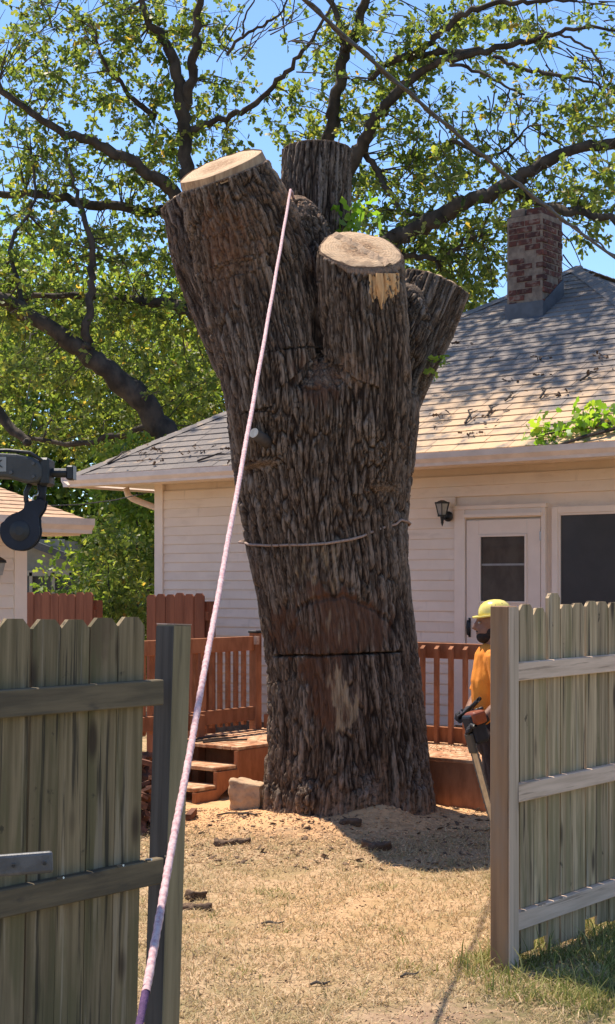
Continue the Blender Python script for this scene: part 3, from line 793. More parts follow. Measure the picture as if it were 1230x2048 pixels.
m.add([(-6.3, -.38, gz), (ge, -.38, gz), (ge, 1.9, gz + .64), (-6.3, 1.9, gz + .64), (-6.3, 4.2, gz), (ge, 4.2, gz),
       (-6.3, -.38, gz - .04), (ge, -.38, gz - .04), (ge, 4.2, gz - .04), (-6.3, 4.2, gz - .04)],
      [(0, 1, 2, 3), (3, 2, 5, 4), (0, 6, 7, 1), (1, 7, 8, 5, 2), (5, 8, 9, 4), (4, 9, 6, 0, 3), (6, 9, 8, 7)])
m.build('roof', gr_mat, gar)
m = MB()
for j in range(14):
    yy = -.38 + j * .145; zz = gz + (yy + .38) * .281
    m.obox((-2.95, yy + .08, zz + .026), (3.32, 0, 0), (0, .085, .085 * .235), (0, -.002, .006))
m.build('shingle_course', gr_mat, gar)
gut((-6.3, -.38, gz - .115), (6.66, 0, 0), (0, -1, 0)).build('gutter', MT['gutter'], gar)
MB().box(-6.2, ge - .04, -.36, .0, gz - .13, gz - .105).build('soffit', MT['trim'], gar)
MB().box(-6.2, ge - .05, -.385, -.355, gz - .12, gz - .0).build('fascia', MT['trim'], gar)
gl = thing('wall_lantern', 'small dark lantern on the outbuilding wall beside its corner trim', 'lamp', (-2.38 - .62 * .32, 12.5 - .783 * .32, 1.98), FA)
MB().lathe([(.0, -.016), (.04, -.016), (.04, -.035), (0, -.035)], 14, (0, 0, 0), 'y').build('back_plate', MT['black'], gl)
MB().tube([(0, -.02, -.06), (0, -.08, -.09), (0, -.09, -.02)], .01, 6).build('arm', MT['black'], gl)
MB().tube([(0, -.09, -.02), (0, -.09, .08)], [.03, .055], 6).build('lamp_glass', MT['lampglass'], gl)
MB().tube([(0, -.09, .08), (0, -.09, .10), (0, -.09, .13)], [.065, .06, .01], 6).build('lamp_cap', MT['black'], gl)

# ------------------------------------------------------------------ neighbour's house far behind the fence
nh = thing('neighbour_house', 'drab gabled neighbour house with dark open porch beyond the red fence', 'house', (-5.9, 30, 0), 0)
nw = MB().box(-2.4, 1.1, .3, 6, 0, 2.75).build('wall', MT['siding_far'], nh)
nsb = MB().prism([(-2.4, y, z) for y, z in [(0, 0), (-.02, .003), (-.006, .15), (.02, .15), (.02, 0)]], (3.4, 0, 0)).mesh('siding_board', MT['siding_far'])
for j in range(6): link('siding_board', nsb, nw, (0, .28, 2.0 + j * .125))
MB().box(-.02, .14, .2, .27, 2.0, 2.75).build('corner_trim', MT['trim'], nh)
MB().add([(.12, .22, 2.12), (1.28, .22, 2.12), (1.28, .22, 2.26), (.12, .22, 2.78), (.12, .3, 2.12), (1.28, .3, 2.12), (1.28, .3, 2.26), (.12, .3, 2.78)],
         [(0, 1, 2, 3), (4, 7, 6, 5), (0, 4, 5, 1), (1, 5, 6, 2), (2, 6, 7, 3), (3, 7, 4, 0)]).build('gable_panel', MT['siding_far'], nh)
m = MB().prism([(-3, -.1, 3.9), (1.5, -.1, 2.18), (1.5, -.1, 2.33), (-3, -.1, 4.05)], (0, 6.3, 0)); m.build('roof', MT['flashing'], nh)
MB().box(-2.4, 1.2, .1, .28, 0, 2.02).build('porch_shade_panel', MT['screen'], nh)  # dark box in front of the wall, painted in place of the porch's shade
for xx in (-.9, .35, .8, 1.15): MB().box(xx, xx + .06, -.1, -.03, 0, 2.1).build('porch_post', MT['siding_far'], nh)
MB().box(-2.4, 1.2, -.1, -.02, 2.03, 2.14).build('porch_beam', MT['siding_far'], nh)
MB().tube([(1.42, -.12, 2.2), (1.36, -.15, 2.05), (1.16, -.15, 1.93), (1.16, -.15, 0)], .04, 6).build('downspout', MT['black'], nh)

# ------------------------------------------------------------------ the board fence with its gateway (local x along the fence, -y faces the camera)
FO = (.953, 7.37)
def FL(s, t=0, z=0): return Vector((FO[0] + s * math.cos(FA) - t * math.sin(FA), FO[1] + s * math.sin(FA) + t * math.cos(FA), z))
pw = .138
fr_ = thing('board_fence', 'weathered grey board fence panel with three pale rails right of the gateway', 'fence', (*FO, 0), FA)
hts = [1.775, 1.79, 1.77, 1.845, 1.785, 1.79, 1.80, 1.795, 1.79, 1.80, 1.79, 1.785, 1.80, 1.79, 1.78, 1.80, 1.79] + [1.79 + .01 * math.sin(7 * j) for j in range(16)]
for j, hh in enumerate(hts):
    w_ = pw * (1 if j % 3 else .94)
    pm = dogear(w_ - random.uniform(.003, .010), hh, .017, random.uniform(.022, .04))
    zb_ = random.uniform(.0, .05) + (.06 if j % 4 == 2 else 0)
    pm.v = [(x + random.uniform(-.002, .002), y, z if z > .5 else zb_) for x, y, z in pm.v]
    o = pm.build('picket', MT['fence_pale'], fr_)
    o.location = (.115 + j * pw, random.uniform(0, .006), 0); o.rotation_euler = (0, R(random.uniform(-.35, .35)), 0)
for zz, nm in ((1.458, 0), (.856, 0), (.22, 0)):
    rl = MB().box(.046, .115 + len(hts) * pw, -.039, -.001, zz - .046, zz + .046)
    rl.build('rail', MT['rail_pale'], fr_, bevel=.004)
nail = MB().tube([(0, .0, 0), (0, -.022, .004)], .0035, 5).mesh('nail', MT['chrome'])
for x_ in (.13, .3, .34, .52): link('nail', nail, fr_, (x_, -.035, .268))
# right gate post: brown face towards the opening, pale face towards the camera
pr = thing('fence_post', 'square gate post with one brown face and one pale face', 'fence post', tuple(FL(-.012, -.022)), FA)
m = MB().box(-.046, .0445, -.05, .052, -.25, 1.785); m.build('post', MT['post_brown'], pr, bevel=.004)
MB().box(-.042, .045, -.056, -.0505, -.1, 1.78).build('pale_face', MT['post_pale'], pr)
# left panel
fl = thing('board_fence', 'mossy dog eared board fence panel with two dark rails left of the gateway', 'fence', tuple(FL(-2.484)), FA)
fl.rotation_euler = (0, 0, FA)
for j in range(11):
    pm = dogear(pw * .975 - random.uniform(.002, .006), 1.80 + random.uniform(-.012, .008), .018, .032)
    o = pm.build('picket', MT['fence'], fl)
    o.location = (-pw * .97 * (j + .5) - .045, random.uniform(0, .004), -.02); o.rotation_euler = (0, R(1.5 + random.uniform(-.3, .3)), 0)
for zz in (1.50, .853, .2):
    m = MB().box(-1.55, .06, -.041, -.001, zz - .046, zz + .046)
    m.v = [(x, y, z + .010 * math.sin(x * 3)) for x, y, z in m.v]
    m.build('rail', MT['rail_dark'], fl, bevel=.004)
for x_, z_ in ((-.03, .905), (-.17, .905), (-.45, .905), (.07, .905)): link('nail', nail, fl, (x_, -.036, z_), None, (1.3, 1.3, 1.3))
pl = thing('fence_post', 'leaning square post dark on one face and green on the other by the mossy panel', 'fence post', tuple(FL(-2.405, -.0)), FA)
pl.rotation_euler = (0, R(2.5), FA)
MB().box(-.046, .046, -.046, .046, -.25, 1.745).build('post', MT['post_green'], pl, bevel=.004)
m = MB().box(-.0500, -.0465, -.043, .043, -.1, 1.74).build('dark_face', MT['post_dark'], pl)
MB().obox((.0, 0, 1.7475), (.046, 0, 0), (0, .046, 0), (0, 0, .002)).build('post_top', MT['rail_pale'], pl)
# ------------------------------------------------------------------ the topped oak trunk
stump = thing('topped_oak', 'huge topped oak trunk with deeply furrowed bark and sawn limb ends', 'tree trunk', (TREE[0], TREE[1], 0))
SO = Vector((TREE[0], TREE[1], 0))
NA = 44
def ring(px, py, Y, rpx, nrm=(0, 0, 1), squash=.95, lobes=(), ph=0.0):
    c = Wp(px, py, Y); n = Vector(nrm).normalized()
    e1 = (Vector((1, 0, 0)) - n * n.x).normalized(); e2 = n.cross(e1)
    r = rpx * Y / F
    pts = []
    for q in range(NA):
        a = 2 * math.pi * q / NA
        k_ = 1 + sum(am * math.cos(fq * a + p_) for fq, am, p_ in lobes)
        pts.append(c + e1 * math.cos(a) * r * k_ + e2 * math.sin(a) * r * squash * k_)
    return dict(c=c, n=n, r=r, pts=pts)
def loft(mb, rings):
    vs = [p for g in rings for p in g['pts']]; fs = []
    for i in range(len(rings) - 1):
        for q in range(NA):
            fs.append((i * NA + q, i * NA + (q + 1) % NA, (i + 1) * NA + (q + 1) % NA, (i + 1) * NA + q))
    fs.append(tuple(range(NA))[::-1]); fs.append(tuple((len(rings) - 1) * NA + q for q in range(NA)))
    mb.add(vs, fs)
def trunk_row(py, l, r, lob): return ring((l + r) / 2, py, 12.3, (r - l) / 2, (0, 0, 1), .96, lob)
LB = [(2, .02, .4), (3, .025, 1.0), (5, .02, 2.0), (7, .012, .5)]
LB0 = [(3, .05, 1.2), (5, .05, 2.2), (8, .03, .3)]
trunk = [trunk_row(1740, 508, 884, LB0), trunk_row(1640, 526, 866, LB0), trunk_row(1590, 534, 856, LB0), trunk_row(1480, 541, 846, LB), trunk_row(1350, 540, 830, LB),
         trunk_row(1200, 521, 814, LB), trunk_row(1050, 491, 806, LB), trunk_row(950, 474, 815, LB), trunk_row(850, 462, 826, LB),
         trunk_row(800, 462, 826, LB), trunk_row(755, 490, 796, LB), trunk_row(705, 540, 750, LB), trunk_row(650, 590, 690, LB), trunk_row(600, 620, 665, LB)]
for g in trunk[:3]: pass
axA = Vector((-.34, -.26, 1)); cutA = Vector((-.38, -.38, 1))
limbA = [ring(572, 930, 12.06, 96, (-.1, -.0, 1)), ring(560, 820, 12.0, 104, (-.1, -.05, 1)), ring(545, 720, 12.0, 108, (-.15, -.1, 1)), ring(528, 630, 12.02, 112, (-.15, -.12, 1), .95, LB), ring(508, 535, 12.02, 115, (-.22, -.18, 1), .92, LB),
         ring(484, 445, 11.93, 106, (-.3, -.25, 1), .9, LB), ring(449, 350, 11.82, 89, cutA, .92, LB)]
limbB = [ring(640, 800, 12.5, 80), ring(628, 640, 12.62, 80), ring(626, 500, 12.72, 74, (0, .08, 1), .95, LB), ring(630, 400, 12.8, 68, (.02, .08, 1), .95, LB), ring(634, 302, 12.88, 67, (.0, .10, 1), .95, LB)]
limbC = [ring(728, 980, 12.02, 74), ring(733, 860, 11.95, 84), ring(733, 740, 11.9, 85, (0, -.08, 1), .95, LB), ring(727, 630, 11.86, 85, (0, -.18, 1), .95, LB), ring(722, 560, 11.82, 84, (0, -.4, 1), .95, LB), ring(721, 500, 11.78, 84, (.14, -.82, 1), .95, LB)]
limbD = [ring(770, 840, 12.4, 60), ring(800, 740, 12.45, 66, (.3, .05, 1), .95, LB), ring(840, 650, 12.52, 66, (.42, .1, 1), .95, LB), ring(876, 566, 12.58, 63, (.42, .06, 1), .95, LB)]
limbE = [ring(500, 760, 12.6, 60), ring(455, 640, 12.68, 62, (-.3, .1, 1), .95, LB), ring(405, 510, 12.76, 60, (-.35, .1, 1), .95, LB), ring(372, 392, 12.82, 54, (-.55, -.05, 1), .95, LB)]
LIMBS = [trunk, limbA, limbB, limbC, limbD, limbE]
mb = MB()
for g in LIMBS: loft(mb, g)
# webs of bark that fuse the limbs high up
for px, py, Y, rx, ry, rz in ((592, 530, 12.38, 76, 60, 140), (812, 660, 12.32, 50, 50, 95), (668, 610, 12.5, 70, 55, 130)):
    mb.ell(Wp(px, py, Y), (rx * Y / F, ry * Y / F, rz * Y / F), 20, 14)
# spreading roots at the base
for ang, ln, r0 in ((195, .70, .13), (238, .66, .12), (282, .67, .12), (325, .76, .15), (355, .70, .13), (30, .7, .2), (90, .7, .2), (150, .74, .2)):
    d = Vector((math.cos(R(ang)), math.sin(R(ang)), 0))
    c = Vector((.33, 12.3, 0))
    mb.capsule([c + d * .38 + Vector((0, 0, .55)), c + d * .60 + Vector((0, 0, .20)), c + d * (ln * .88) + Vector((0, 0, .0)), c + d * ln * 1.0 + Vector((0, 0, -.12))], [r0, r0 * .9, r0 * .6, r0 * .35], 12)
VOX = .0098
v, nv, f = remesh(mb, VOX, 5, .5)
# melt the limbs into the trunk below the sawn ends
ed = np.concatenate([f[:, [0, 1]], f[:, [1, 2]], f[:, [2, 3]], f[:, [3, 0]]])
deg = np.bincount(ed[:, 0], minlength=len(v))[:, None]
msk = (sstep(4.6, 4.0, v[:, 2]) * .7)[:, None]
for _ in range(34):
    av = np.stack([np.bincount(ed[:, 0], weights=v[ed[:, 1], i], minlength=len(v)) for i in range(3)], 1) / deg
    v = v + (av - v) * msk
_e1, _e2 = v[f[:, 2]] - v[f[:, 0]], v[f[:, 3]] - v[f[:, 1]]
fn_ = np.cross(_e1, _e2); nv = np.zeros_like(v)
for i in range(4): 
    for c in range(3): nv[:, c] += np.bincount(f[:, i], weights=fn_[:, c], minlength=len(v))
nv /= np.linalg.norm(nv, axis=1)[:, None] + 1e-12
# bark coordinates: offset from the nearest limb axis, and distance along it
best = np.full(len(v), 1e9); q3 = np.zeros((len(v), 3)); capd = np.full(len(v), 9.0); axn = np.zeros((len(v), 3))
for li, g in enumerate(LIMBS):
    s0 = li * 7.3
    for a, b in zip(g[:-1], g[1:]):
        A, B = np.array(a['c']), np.array(b['c']); D = B - A; Ln = np.linalg.norm(D)
        t = np.clip(((v - A) @ D) / (Ln * Ln), -.02, 1.02)
        cc = A + t[:, None] * D
        rr = a['r'] + (b['r'] - a['r']) * t
        dd = np.abs(np.linalg.norm(v - cc, axis=1) / rr - 1.0) + np.where((t <= -.02) | (t >= 1.02), .6, 0)
        w = dd < best
        best[w] = dd[w]
        off = v - cc
        q3[w] = np.stack([off[:, 0] + li * 3.1, off[:, 1], s0 + t * Ln], 1)[w]
        axn[w] = D / Ln
        s0 += Ln
capn = []
capw = np.zeros(len(v))
for li, g in enumerate(LIMBS[1:]):
    e = g[-1]; c, n = np.array(e['c']), np.array(e['n'])
    h = (v - c) @ n; rad = np.linalg.norm((v - c) - h[:, None] * n, axis=1)
    on = (np.abs(h) < .035) & (rad < e['r'] * 1.15) & ((nv @ n) > .55)
    capw[on] = 1
q = q3.copy()
warp = np.stack([perlin(q * [5, 5, 3.0]), perlin(q * [5, 5, 3.0] + 31), 0 * best], 1) * .02
wq = q + warp
wq[:, :2] += .006 * np.stack([perlin(q * [16, 16, 9] + 3), perlin(q * [16, 16, 9] + 53)], 1)
wq[:, 2] += .09 * perlin(q * [20, 20, 3] + 77)
edge, cid = worley(wq * [22, 22, 1.0])
edge2, cid2 = worley(wq * [42, 42, 3.2] + 11.5)
p1 = wq * [22, 22, 1.5]
n1 = perlin(p1); n2 = perlin(p1 * 1.9 + 17.3); n3 = perlin(q * [45, 45, 12] + 5)
fur = 1 - sstep(.03, .22, np.abs(n1 + .25 * n3))
fur2 = (1 - sstep(.0, .16, np.abs(n2))) * .6
brk = (1 - sstep(.01, .08, np.abs(perlin(q * [12, 12, 9] + 71)))) * .3
crack = 1 - sstep(.02, .26, edge); crack2 = (1 - sstep(.01, .15, edge2)) * .45
furrow = np.clip(np.maximum.reduce([1 - sstep(.0, .17, edge), fur * .6, crack2]), 0, 1)
plate = np.clip((cid - .35) * 1.3 * (1 - furrow), 0, 1)
# masks placed on the trunk by photo position (front side only)
PX_ = 615 + F * v[:, 0] / v[:, 1]; PY_ = HZ - F * (v[:, 2] - H) / v[:, 1]
front = v[:, 1] < 12.35
nzp = perlin(v * [5, 5, 3]) * 26 + perlin(v * [26, 26, 4] + 8) * 22
def em(cx, cy, rx, ry, soft=.35):
    d = np.hypot((PX_ + nzp - cx) / rx, (PY_ + nzp * 1.5 - cy) / ry)
    return (1 - sstep(1 - soft, 1 + soft, d)) * front
red = np.clip(.55 * em(690, 1240, 84, 56) + .7 * em(650, 1340, 40, 120) + .8 * em(572, 1272, 34, 45) + .5 * em(645, 770, 45, 55) + .45 * em(450, 540, 40, 110) + .4 * em(470, 470, 60, 60), 0, 1)
bare = np.clip(.7 * em(678, 1405, 22, 66) + .3 * em(650, 1250, 30, 40) + .8 * em(588, 345, 40, 40) + .35 * em(640, 1130, 60, 60), 0, 1)
dust = np.clip(.95 * em(765, 1640, 90, 80) + .5 * em(690, 745, 60, 30) + .75 * em(590, 365, 40, 30) + .4 * em(480, 500, 60, 100) + .8 * sstep(.22, .02, v[:, 2]) + .9 * em(605, 390, 55, 22), 0, 1)
_st = perlin(v * [34, 34, 4] + 21)
bare = sstep(.30, .52, bare + .38 * _st * (bare > .02)) * np.clip(bare * 2.2, 0, .85)
red = sstep(.22, .5, red + .30 * _st * (red > .02)) * np.clip(red * 1.6, 0, .9)
smooth_ = np.clip(.8 * em(690, 1240, 80, 55) + em(676, 1390, 34, 95), 0, 1)
flat_ = sstep(.32, .62, np.abs((nv * axn).sum(1)))
amp = np.where(capw > 0, 0.0, 1.0) * (1 - .6 * smooth_) * (1 - .92 * flat_)
disp = amp * (.012 + .012 * perlin(q * [4, 4, 1.2] + 3) - .034 * np.maximum(crack, fur * .6) - .009 * crack2 + .012 * (cid - .5) + .005 * (cid2 - .5) + .006 * n3)
# saw kerf round the trunk and the arched scar above it
zk = H + (HZ - 1310) / F * 11.65 + .03 * perlin(v * [3, 3, 0] + 2)[:] * 0
kerf = (1 - sstep(.004, .010, np.abs(v[:, 2] - (1.333 + .035 * (v[:, 0] - .2) + .012 * perlin(v * [5, 5, 0] + 2))))) * front * sstep(.02, .25, np.abs(PX_ - 550) / 100 + .3) * ((PX_ > 548) & (PX_ < 806))
arc_y = 1195 + np.abs(PX_ - 672) ** 2 * .0042
arc = (1 - sstep(3, 7, np.abs(PY_ - arc_y + nzp * .2))) * front * ((PX_ > 592) & (PX_ < 790))
disp = disp - .06 * kerf - .018 * arc
furrow = np.clip(np.where(capw > 0, .0, furrow * (1 - .35 * smooth_) * (1 - .6 * flat_)) + kerf + .45 * arc, 0, 1)
red = np.clip(red + .35 * em(690, 1205, 105, 14), 0, 1)
v2 = v + nv * disp[:, None]
tme = np_mesh('bark', v2 - np.array(SO), f, MT['bark'], True)
for nm, a in (('furrow', furrow), ('plate', plate), ('red', red), ('bare', bare), ('dust', np.clip(dust + .8 * capw, 0, 1))): attr(tme, nm, a)
qa = tme.attributes.new('bark_co', 'FLOAT_VECTOR', 'POINT'); qa.data.foreach_set('vector', q3.astype(np.float32).ravel())
trunk_o = link('trunk', tme, stump)
from mathutils.bvhtree import BVHTree
bvh = BVHTree.FromPolygons([tuple(p) for p in v2], [tuple(int(i) for i in t) for t in f], epsilon=0)
CAMP = Vector((0, 0, H))
def hit(px, py):
    d = (Wp(px, py, 10) - CAMP).normalized()
    r_ = bvh.ray_cast(CAMP, d)
    return r_[0], r_[1]
# sawn faces
def cut_face(rg, sc_, lift, name='cut_face', mat=None, rough=.006, rows=7, shift=Vector((0, 0, 0))):
    c, n = rg['c'], rg['n']; vs, fs = [c + n * (lift + .004) - SO + shift], []
    for j in range(1, rows + 1):
        for q_, p in enumerate(rg['pts']):
            t = j / rows * sc_
            w_ = rough * math.sin(9 * (p - c).length + q_ * 1.7 + j * 2.1)
            vs.append(c + (p - c) * t + n * (lift + (w_ if j < rows else -.012)) - SO + shift)
    for q_ in range(NA): fs.append((0, 1 + q_, 1 + (q_ + 1) % NA))
    for j in range(rows - 1):
        for q_ in range(NA):
            a, b = 1 + j * NA + q_, 1 + j * NA + (q_ + 1) % NA
            fs.append((a, a + NA, b + NA, b))
    o = MB().add(vs, fs).build(name, mat or MT['rings'], stump, smooth=True)
    attr(o.data, 'rr', [0.0] + [j / rows for j in range(1, rows + 1) for _ in range(NA)])
    return o
# left limb: raised block of wood above the notch
eA = limbA[-1]
def block(rg, h0, h1, sc_, shift):
    c, n = rg['c'], rg['n']; lo = [c + (p - c) * sc_ + n * h0 - SO + shift for p in rg['pts']]
    hi = [c + (p - c) * sc_ * .985 + n * h1 - SO + shift for p in rg['pts']]
    fs = [(q_, (q_ + 1) % NA, NA + (q_ + 1) % NA, NA + q_) for q_ in range(NA)]
    return MB().add(lo + hi, fs)
shA = Vector((-.004, .02, .0))
def blockA(h0, h1, sc0, sc1):
    c, n = eA['c'], eA['n']; nt = Vector((-.40, -.52, 1)).normalized(); ct = c + n * h1 + shA
    lo = [c + (p - c) * sc0 + n * h0 + shA * .4 for p in eA['pts']]; hi = []
    for p in eA['pts']:
        q_ = c + (p - c) * sc1 + shA; t_ = (ct - q_).dot(nt) / n.dot(nt); hi.append(q_ + n * t_)
    return lo, hi, ct, nt
lo, hi, ct, nt = blockA(-.03, .085, .985, .955)
MB().add([p - SO for p in lo + hi], [(q_, (q_ + 1) % NA, NA + (q_ + 1) % NA, NA + q_) for q_ in range(NA)]).build('hinge_wood', MT['hinge'], stump)
cut_face(dict(c=ct, n=nt, pts=hi), .998, .003, rough=.003)
cut_face(limbB[-1], .93, .008); cut_face(limbE[-1], .93, .008)
cut_face(limbD[-1], .93, .01)
cC = cut_face(limbC[-1], .965, .012, rough=.009)
# ridge left by the two saw passes across the right-hand face, and the torn strip below its rim
eC = limbC[-1]; n_ = eC['n']; e1 = (Vector((1, 0, 0)) - n_ * n_.x).normalized(); e2 = n_.cross(e1)
m = MB()
pA, pB = eC['c'] - e1 * .20 + e2 * .21, eC['c'] + e1 * .22 - e2 * .22
ac = (pB - pA).normalized().cross(n_)
prev = None
for j in range(15):
    c = pA.lerp(pB, j / 14) + ac * (.012 * math.sin(j * 1.9)); wd = .045 + .012 * math.sin(j * 2.7)
    cur = [c - ac * wd + n_ * .012 - SO, c - ac * wd * .2 + n_ * (.030 + .006 * math.sin(j * 3.1)) - SO, c + ac * wd + n_ * .012 - SO]
    b_ = len(m.v); m.v += [tuple(p) for p in cur]
    if j: m.f += [(b_ - 3, b_ - 2, b_ + 1, b_), (b_ - 2, b_ - 1, b_ + 2, b_ + 1)]
m.build('saw_ridge', MT['wood_cut'], stump)
# torn sheet of pale wood hanging below the rim
cols = np.linspace(738, 799, 22); rws = 7; gv_, gf_ = [], []
for a_, px in enumerate(cols):
    drop = 26 + 40 * math.exp(-((px - 764) / 9) ** 2) + 24 * math.exp(-((px - 746) / 6) ** 2) + 16 * math.exp(-((px - 786) / 7) ** 2) + random.uniform(-5, 5)
    for b_ in range(rws):
        py = 556 + drop * b_ / (rws - 1)
        h0, n0 = hit(px, py)
        if h0 is None: h0, n0 = Wp(px, py, 11.55), Vector((0, -1, 0))
        lift = .014 * (1 - .8 * b_ / (rws - 1)) + .006 * math.sin(a_ * 2.3)
        q_ = h0 + Vector((n0.x, n0.y, 0)).normalized() * lift
        gv_.append(q_ - SO)
    # fold the top over the rim
    gv_[-rws] = gv_[-rws] + Vector((0, .0, .035))
for a_ in range(len(cols) - 1):
    for b_ in range(rws - 1): gf_.append((a_ * rws + b_, a_ * rws + b_ + 1, (a_ + 1) * rws + b_ + 1, (a_ + 1) * rws + b_))
MB().add(gv_, gf_).build('torn_wood', MT['wood_grain'], stump)
# small sawn side stub
hs, hn = hit(530, 882)
tip = Wp(508, 866, hs.y - .12)
MB().tube([hs + Vector((.03, .08, -.03)) - SO, hs - SO, tip - SO], [.062, .05, .042], 14).build('side_stub', MT['limb'], stump, smooth=True)
d = (tip - hs).normalized(); d2 = (d + Vector((0, -.25, .9))).normalized()
MB().tube([tip - SO - d * .004, tip + d * .004 - SO], [.040, .040], 16).build('stub_face', M('pale_stub', (.72, .60, .46), (.6, .48, .35), (30, 30, 30)), stump)

# rope slung round the trunk
rp_ = []
for px, py in ((494, 1086), (500, 1089), (512, 1090), (530, 1091), (552, 1091), (575, 1090), (600, 1090), (625, 1089), (650, 1087), (675, 1084), (700, 1079), (722, 1073), (745, 1065), (768, 1056), (788, 1048), (800, 1042), (804, 1040)):
    h, n_h = hit(px, py)
    if h is None: continue
    rp_.append(h + Vector((n_h.x, n_h.y, 0)).normalized() * .019)
cx_ = Vector((rp_[0] + rp_[-1])) / 2
a0_, a1_ = rp_[0], rp_[-1]
cen = Vector((.14, 12.3, 0)); rad = .71
bk = []
ang0 = math.atan2(a1_.y - cen.y, a1_.x - cen.x); ang1 = math.atan2(a0_.y - cen.y, a0_.x - cen.x)
if ang1 < ang0: ang1 += 2 * math.pi
for j in range(1, 20):
    t = j / 20; a = ang0 + (ang1 - ang0) * t
    rr = ((a1_ - cen).to_2d().length * (1 - t) + (a0_ - cen).to_2d().length * t)
    rr = rr * (1 - math.sin(math.pi * t)) + .76 * math.sin(math.pi * t) if False else max(rr, .70)
    bk.append(Vector((cen.x + rr * math.cos(a), cen.y + rr * math.sin(a), a1_.z + (a0_.z - a1_.z) * t)))
loop = rp_ + bk + [rp_[0]]
tr = MB().tube(loop, .0105, 8).build('trunk_rope', MT['rope_tan'], None, smooth=True)
tag(tr, 'thin tan rope slung round the middle of the big trunk', 'rope')

# the long pulling rope
P0, P1 = Wp(581, 380, 11.86), Wp(291, 1985, 3.6)
dirv = (P1 - P0); Lr = dirv.length; dirv.normalize()
def rope_mesh(a, b, r, turns, n=14, step=.006, sag=.0):
    a, b = Vector(a), Vector(b); d = (b - a); L = d.length; d.normalize()
    e1 = d.cross(Vector((0, 0, 1))).normalized(); e2 = d.cross(e1)
    m_ = int(L / step)
    t = np.linspace(0, 1, m_); th = np.linspace(0, 2 * math.pi, n, endpoint=False)
    T, TH_ = np.meshgrid(t, th, indexing='ij')
    rr = r * (1 + .10 * np.sin(4 * TH_ + T * L * turns) * np.sin(4 * TH_ - T * L * turns) + .05 * np.sin(T * L * 60 + 2 * TH_))
    ctr = np.array(a)[None, None] + T[..., None] * np.array(d)[None, None] * L
    ctr = ctr + (np.sin(T * L * 6) * .0008)[..., None] * np.array(e1)
    ctr[..., 2] -= 4 * sag * T * (1 - T)
    V = ctr + (rr * np.cos(TH_))[..., None] * np.array(e1) + (rr * np.sin(TH_))[..., None] * np.array(e2)
    idx = np.arange(m_ * n).reshape(m_, n)
    a_, b_ = idx[:-1], np.roll(idx[:-1], -1, 1); c_, d_ = np.roll(idx[1:], -1, 1), idx[1:]
    return V.reshape(-1, 3), np.stack([a_, b_, c_, d_], -1).reshape(-1, 4)
rope = thing('pull_rope', 'thick pink and white pulling rope stretched from the trunk crotch over the gateway', 'rope', tuple(P1))
V_, F_ = rope_mesh(P0 - P1, Vector((0, 0, 0)), .0105, 90, step=.007, sag=.03)
link('rope_strand', np_mesh('rope_strand', V_, F_, MT['rope'], True), rope)
MB().tube([Vector((0, 0, 0)) + P0 - P1 + dirv * .02, P0 - P1 + Vector((.012, .06, .0)), Wp(585, 392, 12.15) - P1, Wp(590, 400, 12.6) - P1], .0105, 10).build('rope_tail', MT['rope'], rope, smooth=True)
V_, F_ = rope_mesh(-dirv * .02, dirv * .9, .0095, 140, step=.006)
link('sleeve', np_mesh('sleeve', V_, F_, MT['purple'], True), rope)
# overhead service cables
cab = thing('utility_cable', 'grey twisted overhead service cable crossing in front of the oak limbs and chimney', 'cable', (0, 6.5, 4.42))
A_, B_ = Wp(615, -8, 9.0), Wp(1230, 512, 14.0)
dd = B_ - A_
for j, (r_, o_) in enumerate(((.013, 0), (.009, 1))):
    pts = []
    for s in np.linspace(-1.6, 1.3, 160):
        p = A_ + dd * float(s)
        sag = -.085 * (1 - ((s - .45) / .62) ** 2) if -.17 < s < 1.07 else 0
        p = p + Vector((0, 0, sag))
        if j:
            tw = s * 55
            off = .016 + .05 * max(0, s - .8)
            p = p + Vector((math.cos(tw) * off, 0, math.sin(tw) * off if s < .8 else off))
        pts.append(p - Vector((0, 6.5, 4.42)))
    MB().tube(pts, r_, 7).build('messenger_wire' if j == 0 else 'insulated_wire', MT['cable'], cab, smooth=True)
_ce = A_ + dd * 1.3 - Vector((0, 6.5, 4.42))
MB().tube([_ce + Vector((0, 0, -.75)), _ce + Vector((0, 0, .12))], .03, 10).build('service_mast', MT['steel'], cab, smooth=True)
wire = MB().tube([Wp(292, 986, 16.9), Wp(230, 1000, 15.9), Wp(160, 1009, 14.8), Wp(110, 1011, 13.9), Wp(60, 1012, 13.2)], .006, 6).build('service_wire', MT['cable'])
tag(wire, 'thin loose wire running from the house eave corner to the outbuilding roof', 'wire')
